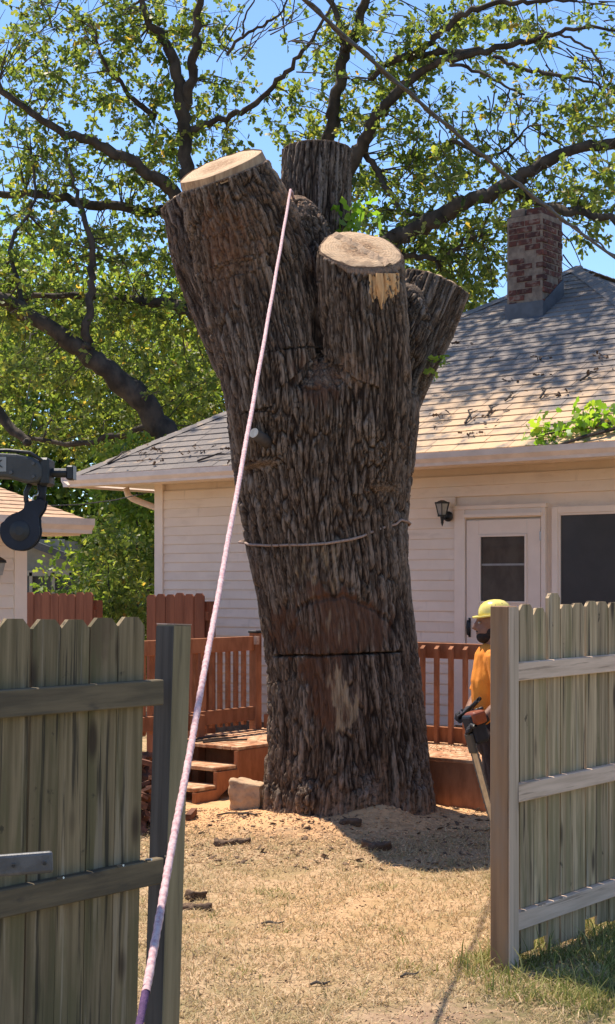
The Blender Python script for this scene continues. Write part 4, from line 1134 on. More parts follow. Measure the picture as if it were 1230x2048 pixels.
# ------------------------------------------------------------------ living oak behind the house
MT['leaf'] = leaf_mat('oak_leaf', (.066, .098, .038), (.165, .20, .072), (.27, .265, .085), .62)
MT['leaf_dark'] = leaf_mat('background_leaf', (.085, .135, .035), (.18, .24, .06), (.30, .32, .08), .62)
MT['leaf_fresh'] = leaf_mat('fresh_leaf', (.12, .22, .03), (.20, .32, .05), (.3, .36, .06), .55)
LSH = np.array([[0, 0, 0], [.30, -.20, .06], [.30, .20, .06], [.52, -.11, .03], [.52, .11, .03], [.74, -.22, .05], [.74, .22, .05], [1, 0, -.06]])
LFC = np.array([[0, 1, 2], [1, 3, 4], [1, 4, 2], [3, 5, 6], [3, 6, 4], [5, 7, 6]])
def leaves(pos, dirs, size, seed=1, droop=.35):
    """one leaf per position, pointing roughly along dirs"""
    g = np.random.default_rng(seed); n = len(pos)
    d = dirs + g.normal(size=(n, 3)) * .55; d[:, 2] -= droop * g.random(n); d /= np.linalg.norm(d, axis=1)[:, None]
    up = g.normal(size=(n, 3)) + np.array([0, 0, .9]); s = np.cross(up, d); s /= np.linalg.norm(s, axis=1)[:, None] + 1e-9
    u = np.cross(d, s); L = size * (.5 + .9 * g.random(n)); Wd = 1.0 + .3 * g.random(n)
    v = pos[:, None] + L[:, None, None] * (LSH[None, :, 0, None] * d[:, None] + (LSH[None, :, 1, None] * Wd[:, None, None]) * s[:, None] + LSH[None, :, 2, None] * u[:, None])
    f = LFC[None] + (np.arange(n) * len(LSH))[:, None, None]
    return v.reshape(-1, 3), f.reshape(-1, 3)

oak = thing('oak_tree', 'tall living oak with dark crooked limbs behind the house roof', 'tree', (-.45, 23, 0))
OO = Vector((-.45, 23, 0))
SK = []                                                   # skeleton samples for hanging twigs
def limb(pts, name='limb', d0=23.0, d1=None, n=9):
    """pts: (px, py, width px); depth runs d0 -> d1"""
    d1 = d0 if d1 is None else d1
    P, r = [], []
    for i, (a, b, w) in enumerate(pts):
        Y = d0 + (d1 - d0) * i / (len(pts) - 1)
        P.append(Wp(a, b, Y)); r.append(w * Y / F / 2 * .9)
    # smooth subdivision with a little crookedness
    Q, q = [], []
    for i in range(len(P) - 1):
        pm = P[max(i - 1, 0)]; pn = P[min(i + 2, len(P) - 1)]
        for j in range(6):
            t = j / 6; t2, t3 = t * t, t * t * t
            Q.append(.5 * ((2 * P[i]) + (P[i + 1] - pm) * t + (2 * pm - 5 * P[i] + 4 * P[i + 1] - pn) * t2 + (3 * P[i] - pm - 3 * P[i + 1] + pn) * t3))
            q.append((r[i] + (r[i + 1] - r[i]) * t) * random.uniform(.9, 1.1))
    Q.append(P[-1]); q.append(r[-1])
    Q = [p + Vector((random.uniform(-1, 1), random.uniform(-1, 1), random.uniform(-1, 1))) * min(.035, w) for p, w in zip(Q, q)]
    for p in Q: SK.append(p)
    return MB().tube([p - OO for p in Q], q, n).build(name, MT['limb'], oak, smooth=True)
limb([(560, 1440, 118), (556, 1200, 104), (552, 960, 96), (548, 700, 90), (552, 520, 70)], 'trunk', 23.2, 23, 14)
limb([(540, 1010, 74), (440, 960, 66), (350, 888, 58), (290, 812, 56), (215, 742, 48), (150, 692, 40), (60, 632, 34), (0, 596, 30), (-90, 550, 22)], d0=23, d1=21.5)
limb([(172, 700, 22), (178, 620, 18), (182, 540, 17), (176, 450, 13), (148, 370, 8), (132, 300, 5)], d0=22, d1=22)
limb([(520, 690, 46), (412, 640, 30), (340, 606, 26), (250, 600, 20), (130, 588, 14), (20, 602, 10)], d0=23, d1=24.5)
limb([(500, 560, 44), (400, 440, 36), (335, 372, 30), (280, 335, 26), (200, 290, 22), (120, 262, 18), (50, 215, 16), (-30, 150, 12)], d0=23, d1=22)
limb([(470, 520, 34), (400, 442, 26), (320, 424, 22), (200, 410, 22), (95, 392, 18), (-20, 385, 14)], d0=23.2, d1=24)
limb([(510, 600, 50), (400, 420, 40), (372, 330, 32), (368, 235, 32), (352, 140, 26), (332, 85, 20), (290, 30, 15), (262, -60, 11)], d0=23, d1=22.5)
limb([(370, 222, 26), (384, 140, 22), (394, 50, 18), (402, -60, 13)], d0=22.8, d1=22.2)
limb([(312, 236, 14), (268, 198, 11), (212, 130, 8), (190, 60, 5)], d0=22.8, d1=22)
limb([(380, 262, 18), (430, 242, 14), (490, 220, 14), (540, 182, 12), (590, 122, 10), (634, 62, 7), (668, 0, 5)], d0=22.8, d1=21.5)
limb([(455, 110, 7), (485, 72, 7), (530, 48, 6), (565, 20, 5), (585, -30, 4)], d0=22, d1=21.5)
limb([(485, 72, 5), (492, 30, 4), (520, -20, 3)], d0=22, d1=21.8)
limb([(560, 600, 48), (630, 420, 36), (656, 292, 30), (672, 200, 28), (690, 112, 25), (720, 42, 21), (748, -50, 18)], d0=23.2, d1=22.4)
limb([(690, 105, 16), (678, 50, 14), (650, -20, 10)], d0=22.6, d1=22.8)
limb([(570, 640, 56), (650, 440, 42), (702, 335, 36), (742, 252, 30), (790, 192, 24), (858, 132, 18), (960, 106, 16), (1060, 82, 12), (1150, 56, 8), (1240, 62, 5)], d0=23, d1=20.5)
limb([(742, 160, 12), (790, 118, 16), (880, 104, 16), (980, 104, 12)], d0=22, d1=21.5)
limb([(820, 120, 10), (870, 78, 15), (920, 32, 15), (980, 10, 12), (1060, 2, 10), (1150, 0, 6)], d0=21.8, d1=21)
limb([(985, 112, 9), (1050, 140, 9), (1120, 152, 8), (1190, 168, 5), (1240, 190, 4)], d0=21, d1=20)
limb([(900, 128, 8), (955, 142, 8), (1000, 168, 6), (1050, 190, 4)], d0=21, d1=20.5)
limb([(1050, 84, 7), (1120, 70, 6), (1180, 100, 5), (1215, 160, 4)], d0=21, d1=20.4)
limb([(560, 740, 64), (660, 560, 50), (760, 496, 42), (806, 468, 40), (870, 440, 37), (932, 404, 33), (1000, 380, 31), (1060, 342, 28), (1130, 306, 25), (1230, 284, 23), (1320, 262, 18)], d0=23, d1=20)
limb([(1030, 386, 18), (1100, 414, 20), (1170, 428, 18), (1260, 446, 14)], d0=21.5, d1=20.5)
limb([(724, 302, 15), (756, 338, 14), (776, 380, 13), (806, 424, 11), (836, 430, 8)], d0=22.6, d1=22)
limb([(760, 505, 18), (830, 512, 13), (886, 516, 11), (920, 486, 9), (960, 470, 6)], d0=22.5, d1=22)
limb([(905, 280, 9), (960, 310, 8), (1010, 300, 6), (1060, 250, 4)], d0=22, d1=21.5)
limb([(60, 630, 14), (20, 500, 10), (70, 400, 7), (60, 300, 5)], d0=22, d1=22.5)
limb([(-60, 760, 26), (20, 850, 22), (60, 890, 16)], d0=24, d1=23.5)
limb([(330, 850, 16), (240, 870, 14), (150, 890, 12), (40, 870, 9)], d0=23.5, d1=24.5)
SK_np = np.array([tuple(p) for p in SK])
SK_px = np.stack([615 + F * SK_np[:, 0] / SK_np[:, 1], HZ - F * (SK_np[:, 2] - H) / SK_np[:, 1]], 1)
# foliage masses: (px, py, rx, ry, clusters)
MASS = [(110, 55, 120, 60, 70), (235, 40, 80, 50, 44), (60, 165, 75, 60, 44), (185, 165, 100, 70, 60), (330, 60, 110, 70, 76), (440, 150, 55, 120, 46), (300, 225, 120, 70, 66), (420, 290, 75, 50, 36),
        (70, 285, 95, 60, 50), (200, 335, 150, 70, 80), (50, 385, 80, 50, 36), (310, 350, 80, 50, 34), (110, 470, 140, 60, 76), (270, 480, 120, 75, 76), (60, 560, 120, 60, 70), (330, 560, 110, 70, 70),
        (590, 235, 62, 66, 54), (640, 110, 42, 40, 18), (735, 190, 75, 95, 62), (690, 50, 55, 40, 22), (600, 20, 40, 20, 5), (760, 30, 45, 30, 12), (820, 150, 60, 45, 34), (865, 90, 80, 55, 50), (800, 250, 45, 50, 16),
        (950, 50, 100, 45, 40), (1000, 120, 60, 35, 20), (880, 210, 50, 30, 14), (740, 395, 60, 70, 56), (840, 370, 100, 75, 80), (905, 320, 55, 60, 32), (890, 470, 95, 50, 66), (965, 540, 62, 62, 56),
        (915, 590, 55, 40, 34), (830, 290, 40, 40, 12), (985, 255, 60, 50, 20), (1060, 345, 100, 40, 34), (1160, 160, 80, 45, 22), (1195, 250, 60, 55, 34), (1120, 250, 60, 50, 22), (1200, 375, 60, 55, 40), (1180, 50, 60, 40, 14),
        (1030, 415, 80, 35, 28), (975, 445, 60, 50, 30), (1195, 450, 55, 35, 22), (1100, 60, 60, 35, 12), (1150, 400, 50, 40, 18), (790, 520, 60, 40, 20), (1060, 200, 50, 40, 12)]
# lower, denser skirt of the crown at the left
for yy in range(600, 920, 66):
    for xx in range(-10, 470, 74): MASS.append((xx + random.uniform(-20, 20), yy + random.uniform(-20, 20), 58, 52, 26))
for (a, b, rx, ry, n) in [(-130, 200, 120, 250, 70), (-130, 600, 100, 250, 60), (300, -80, 420, 60, 60), (900, -80, 380, 50, 50), (1350, 150, 130, 220, 90)]: MASS.append((a, b, rx, ry, n))
LP, LD, TWV, TWF = [], [], [], []
tw = MB()
for (mx, my, rx, ry, n) in MASS:
    for _ in range(int(n * (.50 if my < 590 else .8))):
        while True:
            a, b = random.uniform(-1, 1), random.uniform(-1, 1)
            if a * a + b * b < 1: break
        ppx, ppy = mx + a * rx, my + b * ry
        j = np.argmin(((SK_px - [ppx, ppy]) ** 2).sum(1))
        Yd = SK_np[j, 1] + random.gauss(.75, .8)
        back = my > 640 and random.random() < .8
        if back: Yd = random.gauss(27.0, .9)
        c = Wp(ppx, ppy, Yd)
        j = np.argmin(((SK_np - np.array(c)) ** 2).sum(1)); s = Vector(SK_np[j])
        dv = (c - s); L = dv.length
        if L > 1.1 and random.random() < .8: s = c - dv.normalized() * random.uniform(.5, 1.0)
        mid = s.lerp(c, .5) + Vector((random.uniform(-1, 1), random.uniform(-1, 1), random.uniform(-.2, 1))) * .1 * L
        if random.random() < .55 and not back: tw.tube([s - OO, mid - OO, c - OO], [.012, .008, .004], 4, cap=False)
        dn = dv.normalized(); spread = random.uniform(.10, .24)
        for tip in range(random.randint(2, 5)):
            o_ = Vector((random.gauss(0, 1), random.gauss(0, 1), random.gauss(0, .8))) * spread
            tp = c + o_
            if tip < 2: tw.tube([c - OO, tp - OO], [.005, .003], 3, cap=False)
            for q_ in range(random.randint(6, 10)):
                r_ = Vector((random.gauss(0, 1), random.gauss(0, 1), random.gauss(0, 1))).normalized()
                LP.append(tp + r_ * .02 - o_.normalized() * random.uniform(0, .07) - OO); LD.append(r_ * 1.1 + o_.normalized() * .7 + dn * .3)
LP = np.array([tuple(p) for p in LP]); LD = np.array([tuple(p) for p in LD])
# bare dead twigs against the sky
for (a, b, ang, n) in [(470, 90, 60, 7), (560, 60, 70, 6), (610, 110, 20, 5), (1100, 110, -40, 8), (1180, 130, -60, 7), (1010, 190, -60, 7), (1060, 240, -70, 6), (1110, 500, -80, 3), (960, 260, -70, 5), (830, 330, 70, 4), (20, 120, 80, 5), (90, 40, 80, 5), (880, 230, -80, 4)]:
    for _ in range(n):
        Y = 21.5 + random.uniform(-.8, .8); p = Wp(a + random.uniform(-40, 40), b + random.uniform(-35, 35), Y); an = R(ang + random.uniform(-35, 35))
        pts = [p]
        for j in range(5):
            an += random.uniform(-.35, .35); p = p + Vector((math.cos(an), random.uniform(-.3, .3), math.sin(an))) * random.uniform(.1, .2); pts.append(p)
        tw.tube([q_ - OO for q_ in pts], [.011, .010, .008, .006, .005, .003], 4, cap=False)
tag(tw.build('twigs', MT['limb'], oak), None, None, None, 'stuff')
V_, F_ = leaves(LP, LD, .108, 5)
tag(link('crown', np_mesh('crown', V_, F_, MT['leaf']), oak), None, None, None, 'stuff')

# unseen crown clumps added above the picture to shade part of the roof
LP2, LD2 = [], []
for _ in range(21):
    cc = Vector((random.gauss(.9, 1.8), random.gauss(19.6, .8), random.gauss(12.2, .4)))
    for _ in range(18):
        c = cc + Vector((random.gauss(0, .45), random.gauss(0, .45), random.gauss(0, .3)))
        for q_ in range(22):
            o_ = Vector((random.gauss(0, 1), random.gauss(0, 1), random.gauss(0, .7))) * .2
            LP2.append(tuple(c + o_ - OO)); LD2.append(tuple(o_.normalized()))
V_, F_ = leaves(np.array(LP2), np.array(LD2), .14, 6)
tag(link('shade_crown', np_mesh('shade_crown', V_, F_, MT['leaf']), oak), None, None, None, 'stuff')
for P in ([tuple(Wp(745, -45, 22.4)), (.9, 20.6, 11.9), (.7, 19, 12.2)], [tuple(Wp(745, -45, 22.4)), (1.8, 21, 12.1), (2.6, 19.4, 12.4)]):  # unseen limbs added to carry the roof-shading leaves
    MB().tube([Vector(p) - OO for p in P], [.06, .04, .02, .01][:len(P)], 8).build('limb', MT['limb'], oak, smooth=True)

# ------------------------------------------------------------------ trees and shrubs behind the fences
def bush(name, label, cat, base, blobs, n_per, size, mat, seed, trunk_r, trunk_h, group=None, stems=1):
    t = thing(name, label, cat, base, 0, group); g = np.random.default_rng(seed)
    b0 = Vector(base); P, D = [], []
    bm = MB()
    for (cx, cy, cz, rx, ry, rz, w) in blobs:
        n = int(n_per * w)
        u = g.normal(size=(n, 3)); u /= np.linalg.norm(u, axis=1)[:, None]
        rad = g.random(n) ** .45
        # gather into clumps so that gaps open between them
        k_ = max(6, n // 26); cl = g.normal(size=(k_, 3)); cl /= np.linalg.norm(cl, axis=1)[:, None]; cl *= (g.random(k_) ** .5)[:, None]
        idx = g.integers(0, k_, n)
        q_ = cl[idx] + u * (.22 * rad)[:, None]
        P.append(q_ * [rx, ry, rz] + [cx, cy, cz]); D.append(u + [0, 0, .1])
        bm.tube([(0, 0, trunk_h * .6), (cx * .5, cy * .5, trunk_h + (cz - trunk_h) * .4), (cx, cy, cz + rz * .3)], [trunk_r * .6, trunk_r * .4, trunk_r * .12], 6)
    bm.tube([(0, 0, -.1), (.03, 0, trunk_h * .5), (0, .02, trunk_h)], [trunk_r * 1.2, trunk_r, trunk_r * .7], 8)
    bm.build('trunk' if cat == 'tree' else 'stem', MT['limb'], t, smooth=True)
    V_, F_ = leaves(np.concatenate(P), np.concatenate(D), size, seed)
    tag(link('crown' if cat == 'tree' else 'foliage', np_mesh('foliage', V_, F_, mat), t), None, None, None, 'stuff')
    return t
bush('background_tree', 'dense dark green tree behind the red fence and the neighbour house', 'tree', (-5.2, 33, 0),
     [(-2.2, 0, 4.5, 2.6, 2, 2.4, 1), (1.2, 0, 4.2, 2.4, 2, 2.2, 1), (-.5, .5, 7.2, 3.4, 2, 2.4, 1.3), (2.8, 0, 6.2, 2.2, 2, 2.2, 1), (1.2, 0, 1.8, 3.4, 1.5, 1.8, 1.5), (3, 0, 2.2, 2.2, 1.5, 2.0, 1.2)], 5200, .20, MT['leaf_dark'], 21, .25, 3)
bush('background_tree', 'broad yellow green tree behind the house seen between oak trunk and topped trunk', 'tree', (-.6, 36, 0),
     [(-1.6, 0, 4.5, 2.4, 2, 2.6, 1), (.8, 0, 5.0, 2.6, 2, 2.6, 1), (-.4, 0, 8.0, 2.8, 2, 2.2, 1.1)], 4600, .20, MT['leaf_dark'], 22, .25, 3)
bush('background_tree', 'pale yellow green tree showing above the roof slope beside the chimney', 'tree', (3.4, 33, 0),
     [(-1.0, 0, 6.6, 2.0, 2, 1.5, 1), (.6, 0, 7.3, 1.5, 2, 1.1, .6), (-1.6, 0, 8.6, 1.6, 1.6, 1.2, .6)], 2000, .18, MT['leaf'], 23, .2, 4)
bush('background_tree', 'leafy green tree filling the gap left of the neighbour house', 'tree', (-9.5, 36, 0),
     [(0, 0, 5, 3.4, 2, 3, 1.2), (1.5, 0, 8.6, 3, 2, 2.4, 1), (2.6, 0, 3.2, 2.2, 2, 2, .8)], 4600, .20, MT['leaf_dark'], 24, .25, 3)
bush('shrub', 'bright yellow green shrub growing behind the red fence by the house corner', 'shrub', (-2.55, 19.6, 0),
     [(.0, 0, 1.6, .6, .6, .75, 1), (-.35, .2, 1.0, .6, .5, .7, .8), (.35, .3, 1.0, .5, .5, .8, .8), (-.1, .3, 2.3, .55, .5, .5, .6)], 1500, .085, MT['leaf'], 25, .03, .7)
bush('shrub', 'taller dark green shrub behind the bright one near the house corner', 'shrub', (-2.5, 22.0, 0),
     [(.3, 0, 2.4, 1.0, .7, 1.1, 1), (-.6, .2, 1.9, .8, .6, 1.2, 1), (.0, 0, 3.4, .8, .6, .7, .8)], 1800, .11, MT['leaf_dark'], 26, .05, 1.2)
bush('shrub', 'sunlit low shrub in front of the neighbour porch', 'shrub', (-4.5, 26.0, 0),
     [(0.5, 0, 1.2, .6, .6, .55, .8), (1.2, .2, 1.7, .7, .6, .7, 1), (-.6, .2, 1.5, .3, .4, .3, .3)], 1100, .12, MT['leaf'], 27, .05, .8)

# sprigs sprouting on the trunk, and a leafy branch lying on the roof
def sprig(parent, origin, pts, n, size, seed, spread=.07, mat=None):
    g = np.random.default_rng(seed)
    m_ = MB().tube([Vector(p) - origin for p in pts], [.008] * (len(pts) - 1) + [.003], 5)
    m_.build('twig', MT['limb'], parent)
    P = []
    for _ in range(n):
        t = g.random() * (len(pts) - 1); i = int(t); p = Vector(pts[i]).lerp(Vector(pts[i + 1]), t - i)
        P.append(np.array(p - origin) + g.normal(size=3) * spread)
    V_, F_ = leaves(np.array(P), np.tile([0, -.4, .2], (n, 1)), size, seed)
    return link('leaves', np_mesh('leaves', V_, F_, mat or MT['leaf_fresh']), parent)
sp = thing('sprig', 'bright green leafy sprout on the right flank of the topped trunk', 'sprig', tuple(Wp(868, 728, 12.45)))
sprig(sp, sp.location.copy(), [Wp(862, 742, 12.25), Wp(876, 726, 12.2), Wp(888, 712, 12.18)], 22, .085, 1, .035)
sp = thing('sprig', 'yellow green leafy sprout between the sawn limbs of the topped trunk', 'sprig', tuple(Wp(700, 470, 12.5)))
sprig(sp, sp.location.copy(), [Wp(690, 480, 12.5), Wp(700, 445, 12.5), Wp(722, 422, 12.5)], 48, .12, 2, .085)
def roof_pt(px, py):
    """point on the front roof slope seen at that pixel"""
    d = Wp(px, py, 1.0) - CAMP
    n = HL(0, -PIT, 1) - HL(0, 0, 0); p = HL(0, EY0, ZE + .02)
    t = (p - CAMP).dot(n) / d.dot(n); return CAMP + d * t
fb = thing('fallen_branch', 'cut branch with fresh green leaves lying on the roof edge near the gutter', 'branch', tuple(roof_pt(1150, 880)))
o_ = fb.location.copy(); up = Vector((0, 0, .06))
sprig(fb, o_, [roof_pt(1072, 886) + up, roof_pt(1110, 878) + up, roof_pt(1160, 866) + up, roof_pt(1230, 858) + up, roof_pt(1290, 850) + up], 210, .11, 3, .075)
sprig(fb, o_, [roof_pt(1150, 872) + up, roof_pt(1180, 852) + up, roof_pt(1200, 838) + up], 60, .10, 4, .05)
m = MB().tube([roof_pt(1120, 896) + Vector((0, 0, .03)) - o_, roof_pt(1170, 884) + Vector((0, 0, .05)) - o_, roof_pt(1232, 868) + Vector((0, 0, .05)) - o_], [.014, .018, .02], 6)
m.build('bare_stem', MT['limb'], fb)
stick_spots = [(930, 850, 945, 822, 'curled dead twig on the lower roof courses right of the trunk'), (975, 835, 985, 815, 'thin forked stick caught on the roof below the chimney shadow'), (1010, 805, 1030, 790, 'small dead sprig lying mid slope on the roof'), (1160, 765, 1195, 748, 'pale dry stick on the roof to the right of the chimney'),
               (1080, 800, 1090, 780, 'short dark stick on the roof straight below the chimney'), (215, 930, 262, 905, 'dark twig hooked over the left gutter corner'), (395, 925, 460, 912, 'long dark twig lying along the left eave beside the trunk')]
for (a, b, c_, d_, lab) in stick_spots:
    p, q_ = roof_pt(a, b), roof_pt(c_, d_)
    o = MB().tube([p - p + Vector((0, 0, .02)), p.lerp(q_, .4) - p + Vector((.02, 0, .045)), p.lerp(q_, .7) - p + Vector((-.02, 0, .05)), q_ - p + Vector((0, 0, .02))], [.012, .011, .008, .004], 5)
    o.tube([p.lerp(q_, .5) - p + Vector((0, 0, .04)), p.lerp(q_, .5) - p + Vector((.09, 0, .08))], [.006, .003], 4)
    oo = o.build('roof_stick', MT['limb'], None, loc=p); tag(oo, lab, 'stick')
# dead leaf litter on the roof
g = np.random.default_rng(31); P = []
for _ in range(34):
    a, b = g.uniform(850, 1240), g.uniform(670, 885)
    if g.random() < .3: a, b = g.uniform(250, 470), g.uniform(890, 930)
    p = roof_pt(a, b)
    for _ in range(g.integers(3, 12)): P.append(np.array(p) + g.normal(size=3) * [.09, .05, .0] + [0, 0, .03])
P = np.array(P); V_, F_ = leaves(P, g.normal(size=(len(P), 3)) * [1, 1, .3], .055, 8)
lit = link('roof_leaf_litter', np_mesh('roof_leaf_litter', V_, F_, MT['barkchip'])); tag(lit, 'scattered dead leaves and bark bits on the roof shingles', 'leaf litter', None, 'stuff')
# ------------------------------------------------------------------ loader boom at the left edge
BY = 4.2
def bp_(px, py, dy=0): return Wp(px, py, BY + dy)
boom = thing('loader_boom', 'charcoal loader boom arm reaching in from the left with a black tip roller', 'boom', (-1.25, BY, 0))
BO = Vector((-1.25, BY, 0))
prof = []
for px, py in ((-200, 906), (0, 909), (40, 911), (70, 917), (86, 926), (92, 938), (91, 958), (84, 967), (66, 969), (44, 964), (20, 957), (-200, 950)):
    p = bp_(px, py); prof.append((p.x - BO.x, -.055, p.z))
MB().prism(prof, (0, .11, 0)).build('arm', MT['charcoal'], boom, bevel=.008, seg=2)
p = bp_(86, 922); q = bp_(104, 972)
m = MB().box(p.x - BO.x - .004, q.x - BO.x, -.05, .05, q.z, p.z + .006); m.build('tip_collar', MT['black'], boom, bevel=.006)
a, b = bp_(100, 946), bp_(140, 946)
MB().tube([(a.x - BO.x, 0, a.z), (b.x - BO.x, 0, b.z)], [.013, .013], 14).build('roller', MT['black'], boom, smooth=False)
a, b = bp_(134, 946), bp_(149, 946)
MB().box(a.x - BO.x, b.x - BO.x, -.02, .02, a.z - .02, a.z + .02).build('roller_cap', MT['black'], boom, bevel=.004)
MB().box(b.x - BO.x - .001, b.x - BO.x + .0025, -.019, .019, a.z - .019, a.z + .019).build('cap_face', MT['sticker'], boom)
p0, p1 = bp_(-30, 917), bp_(20.5, 946)
MB().box(p0.x - BO.x, p1.x - BO.x, -.0575, -.054, p1.z, p0.z).build('decal', MT['sticker'], boom)
tc = bpy.data.curves.new('lettering', 'FONT'); tc.body = 'TX'; tc.size = .031; tc.extrude = .0006; tc.align_x = 'RIGHT'
to = bpy.data.objects.new('tmp_text', tc); C.objects.link(to)
dg = bpy.context.evaluated_depsgraph_get(); tm = bpy.data.meshes.new_from_object(to.evaluated_get(dg)); bpy.data.objects.remove(to)
tm.name = 'lettering'; tm.materials.clear(); tm.materials.append(MT['black'])
pt = bp_(14, 938)
link('lettering', tm, boom, (pt.x - BO.x, -.0585, pt.z), (R(90), 0, 0), (1.25, 1, 1))
for px, py in ((30, 948), (74, 930), (74, 956)):
    p = bp_(px, py); MB().tube([(p.x - BO.x, -.062, p.z), (p.x - BO.x, -.05, p.z)], [.005, .006], 6).build('bolt', MT['steel'], boom)
MB().tube([(bp_(-60, 905).x - BO.x, -.03, bp_(-60, 905).z), (bp_(20, 903).x - BO.x, -.035, bp_(20, 903).z), (bp_(66, 908).x - BO.x, -.045, bp_(66, 908).z), (bp_(90, 924).x - BO.x, -.048, bp_(90, 924).z)], .005, 7).build('hose', MT['black'], boom, smooth=True)
# mast, off to the left, that carries the arm and the lower bar
MB().box(-.09, .06, -.06, .06, -.02, 2.33).build('mast', MT['charcoal'], boom, bevel=.01)
MB().box(-.5, .4, -.45, .45, -.02, .05).build('base_plate', MT['charcoal'], boom, bevel=.01)
a, b = Wp(104, 1712, 4.0), Wp(104, 1752, 4.0)
bar = MB().obox((0, 0, 0), (.26, .0, 0), (0, .012, 0), (0, 0, (a.z - b.z) / 2 + .002))
bar_o = bar.build('lower_bar', MT['steel'], boom, bevel=.008, seg=2)
bx_ = a.x - .26 * math.cos(R(8))
bar_o.location = (bx_ - BO.x, 4.0 - BY - .02, (a.z + b.z) / 2 - .004); bar_o.rotation_euler = (0, R(-2.5), R(10))
for px, py in ((16, 1748), (77, 1738)):
    p = Wp(px, py, 3.93)
    h = MB().tube([(0, -.02, 0), (0, .012, 0)], .0048, 12).build('bolt_hole', MT['black'], bar_o)
    lx_ = (p.x - bx_); h.location = (lx_ / math.cos(R(10)), -.002, .0)
MB().box(-.05, .02, -.3, -.0, 1.08, 1.2).build('bar_bracket', MT['charcoal'], boom)
# snatch block hanging from it
sb = thing('snatch_block', 'blue black pulley block hanging from the boom tip by a metal hook', 'pulley', tuple(bp_(42, 1062)))
sO = bp_(42, 1062)
r_ = 40 * BY / F
cheek = []
for j in range(20):
    an = R(205 - j * 0) ; 
pts = [(r_ * math.cos(R(t)), r_ * math.sin(R(t))) for t in range(158, 158 + 225, 9)]
def bl(px, py): p = bp_(px, py); return (p.x - sO.x, p.z - sO.z)
pts += [bl(80, 1035), bl(90, 1020), bl(94, 1003), bl(84, 998), bl(52, 1005), bl(50, 1018)]
for yy, nm in ((-.022, 'cheek_plate'), (.014, 'cheek_plate')):
    MB().prism([(x, yy, z) for x, z in pts], (0, .008, 0)).build(nm, MT['navy'], sb, bevel=.002)
MB().tube([(0, -.0135, 0), (0, .0135, 0)], r_ * .93, 28).build('sheave', MT['black'], sb)
MB().lathe([(0, -.028), (.012, -.028), (.028, -.024), (.028, -.020), (0, -.020)], 24, (0, 0, 0), 'y').build('hub', MT['black'], sb)
x0, z0 = bl(64, 968); x1, z1 = bl(52, 985); x2, z2 = bl(56, 1012)
MB().tube([(x0, 0, z0 + .012), (x1, 0, z1), (x1, 0, z1 - .02), (x2, 0, z2)], [.008, .007, .007, .008], 8).build('strap', MT['black'], sb, smooth=True)
x0, z0 = bl(84, 968); x1, z1 = bl(82, 1003)
MB().tube([(x0, 0, z0 + .02), (x0, 0, (z0 + z1) / 2), (x1, 0, z1)], [.016, .012, .014], 10).build('shackle_pin', MT['navy'], sb, smooth=True)
hk = []
cx, cz = bl(74, 1000)
for t in range(70, 330, 20): hk.append((cx + .010 * math.cos(R(t)), -.012, cz + .013 * math.sin(R(t))))
MB().tube([(cx + .006, -.012, cz + .026)] + hk, .0028, 6).build('hook', MT['chrome'], sb, smooth=True)

# ------------------------------------------------------------------ worker behind the gate post
MT['skin'] = M('skin', (.22, .115, .075), (.18, .09, .06), (30, 30, 30), rough=.5, bump=.1)
MT['shirt'] = M('orange_shirt', (.75, .26, .035), (.66, .21, .03), (12, 12, 12), rough=.9, bump=.5, bsc=(22, 22, 9), bdist=.012)
MT['trouser'] = M('dark_trousers', (.040, .028, .030), (.024, .018, .02), (20, 20, 20), rough=.9, bump=.4, bsc=(25, 25, 12), bdist=.01)
MT['glove'] = M('dark_glove', (.030, .028, .032), (.02, .018, .022), (30, 30, 30), rough=.8)
MT['helmet'] = M('yellow_helmet', (.78, .64, .16), (.66, .52, .13), (8, 8, 8), rough=.22, bump=0, spec=.5)
MT['hair'] = M('dark_hair', (.018, .012, .010), (.03, .02, .015), (60, 60, 60), rough=.8, bump=.6)
MT['saw_orange'] = M('saw_orange', (.26, .06, .022), (.17, .04, .018), (12, 12, 12), rough=.45, bump=.05, spec=.4)
MT['boot'] = M('boot', (.06, .04, .025), (.04, .025, .018), (20, 20, 20), rough=.7)
PO = Vector((1.205, 9.6, 0)); PO.z = float(gh(np.array([PO.x]), np.array([PO.y]))[0])
man = thing('person', 'person in yellow helmet and orange shirt holding a chainsaw behind the brown gate post', 'person', tuple(PO))
SHL, SHR = Vector((0, -.185, 1.425)), Vector((.0, .185, 1.425))
ELL, ELR = Vector((.01, -.245, 1.15)), Vector((-.085, .215, 1.17))
WRL, WRR = Vector((-.125, -.285, 1.045)), Vector((-.185, -.06, 1.075))
HDC = Vector((-.025, 0, 1.635))
b = MB()
b.capsule([(0, 0, .93), (-.01, 0, 1.10), (-.015, 0, 1.28), (-.01, 0, 1.40)], [.135, .12, .135, .12], 14)
b.capsule([(-.0, -.12, 1.40), (-.0, .12, 1.40)], [.085, .085])
b.capsule([(0, 0, 1.42), (-.015, 0, 1.50), (-.02, 0, 1.58)], [.065, .058, .058])
b.ell(HDC + Vector((.012, 0, .03)), (.098, .076, .105)); b.ell(HDC + Vector((-.035, 0, -.035)), (.062, .056, .085))
b.ell(HDC + Vector((-.060, 0, -.085)), (.034, .034, .028))                              # chin
b.tube([HDC + Vector((-.088, 0, .030)), HDC + Vector((-.104, 0, .0)), HDC + Vector((-.117, 0, -.022)), HDC + Vector((-.094, 0, -.032))], [.010, .013, .016, .011], 8)   # nose
b.ell(HDC + Vector((-.080, 0, .040)), (.018, .05, .012)); b.ell(HDC + Vector((-.092, 0, -.052)), (.011, .022, .007)); b.ell(HDC + Vector((-.089, 0, -.064)), (.011, .020, .008))
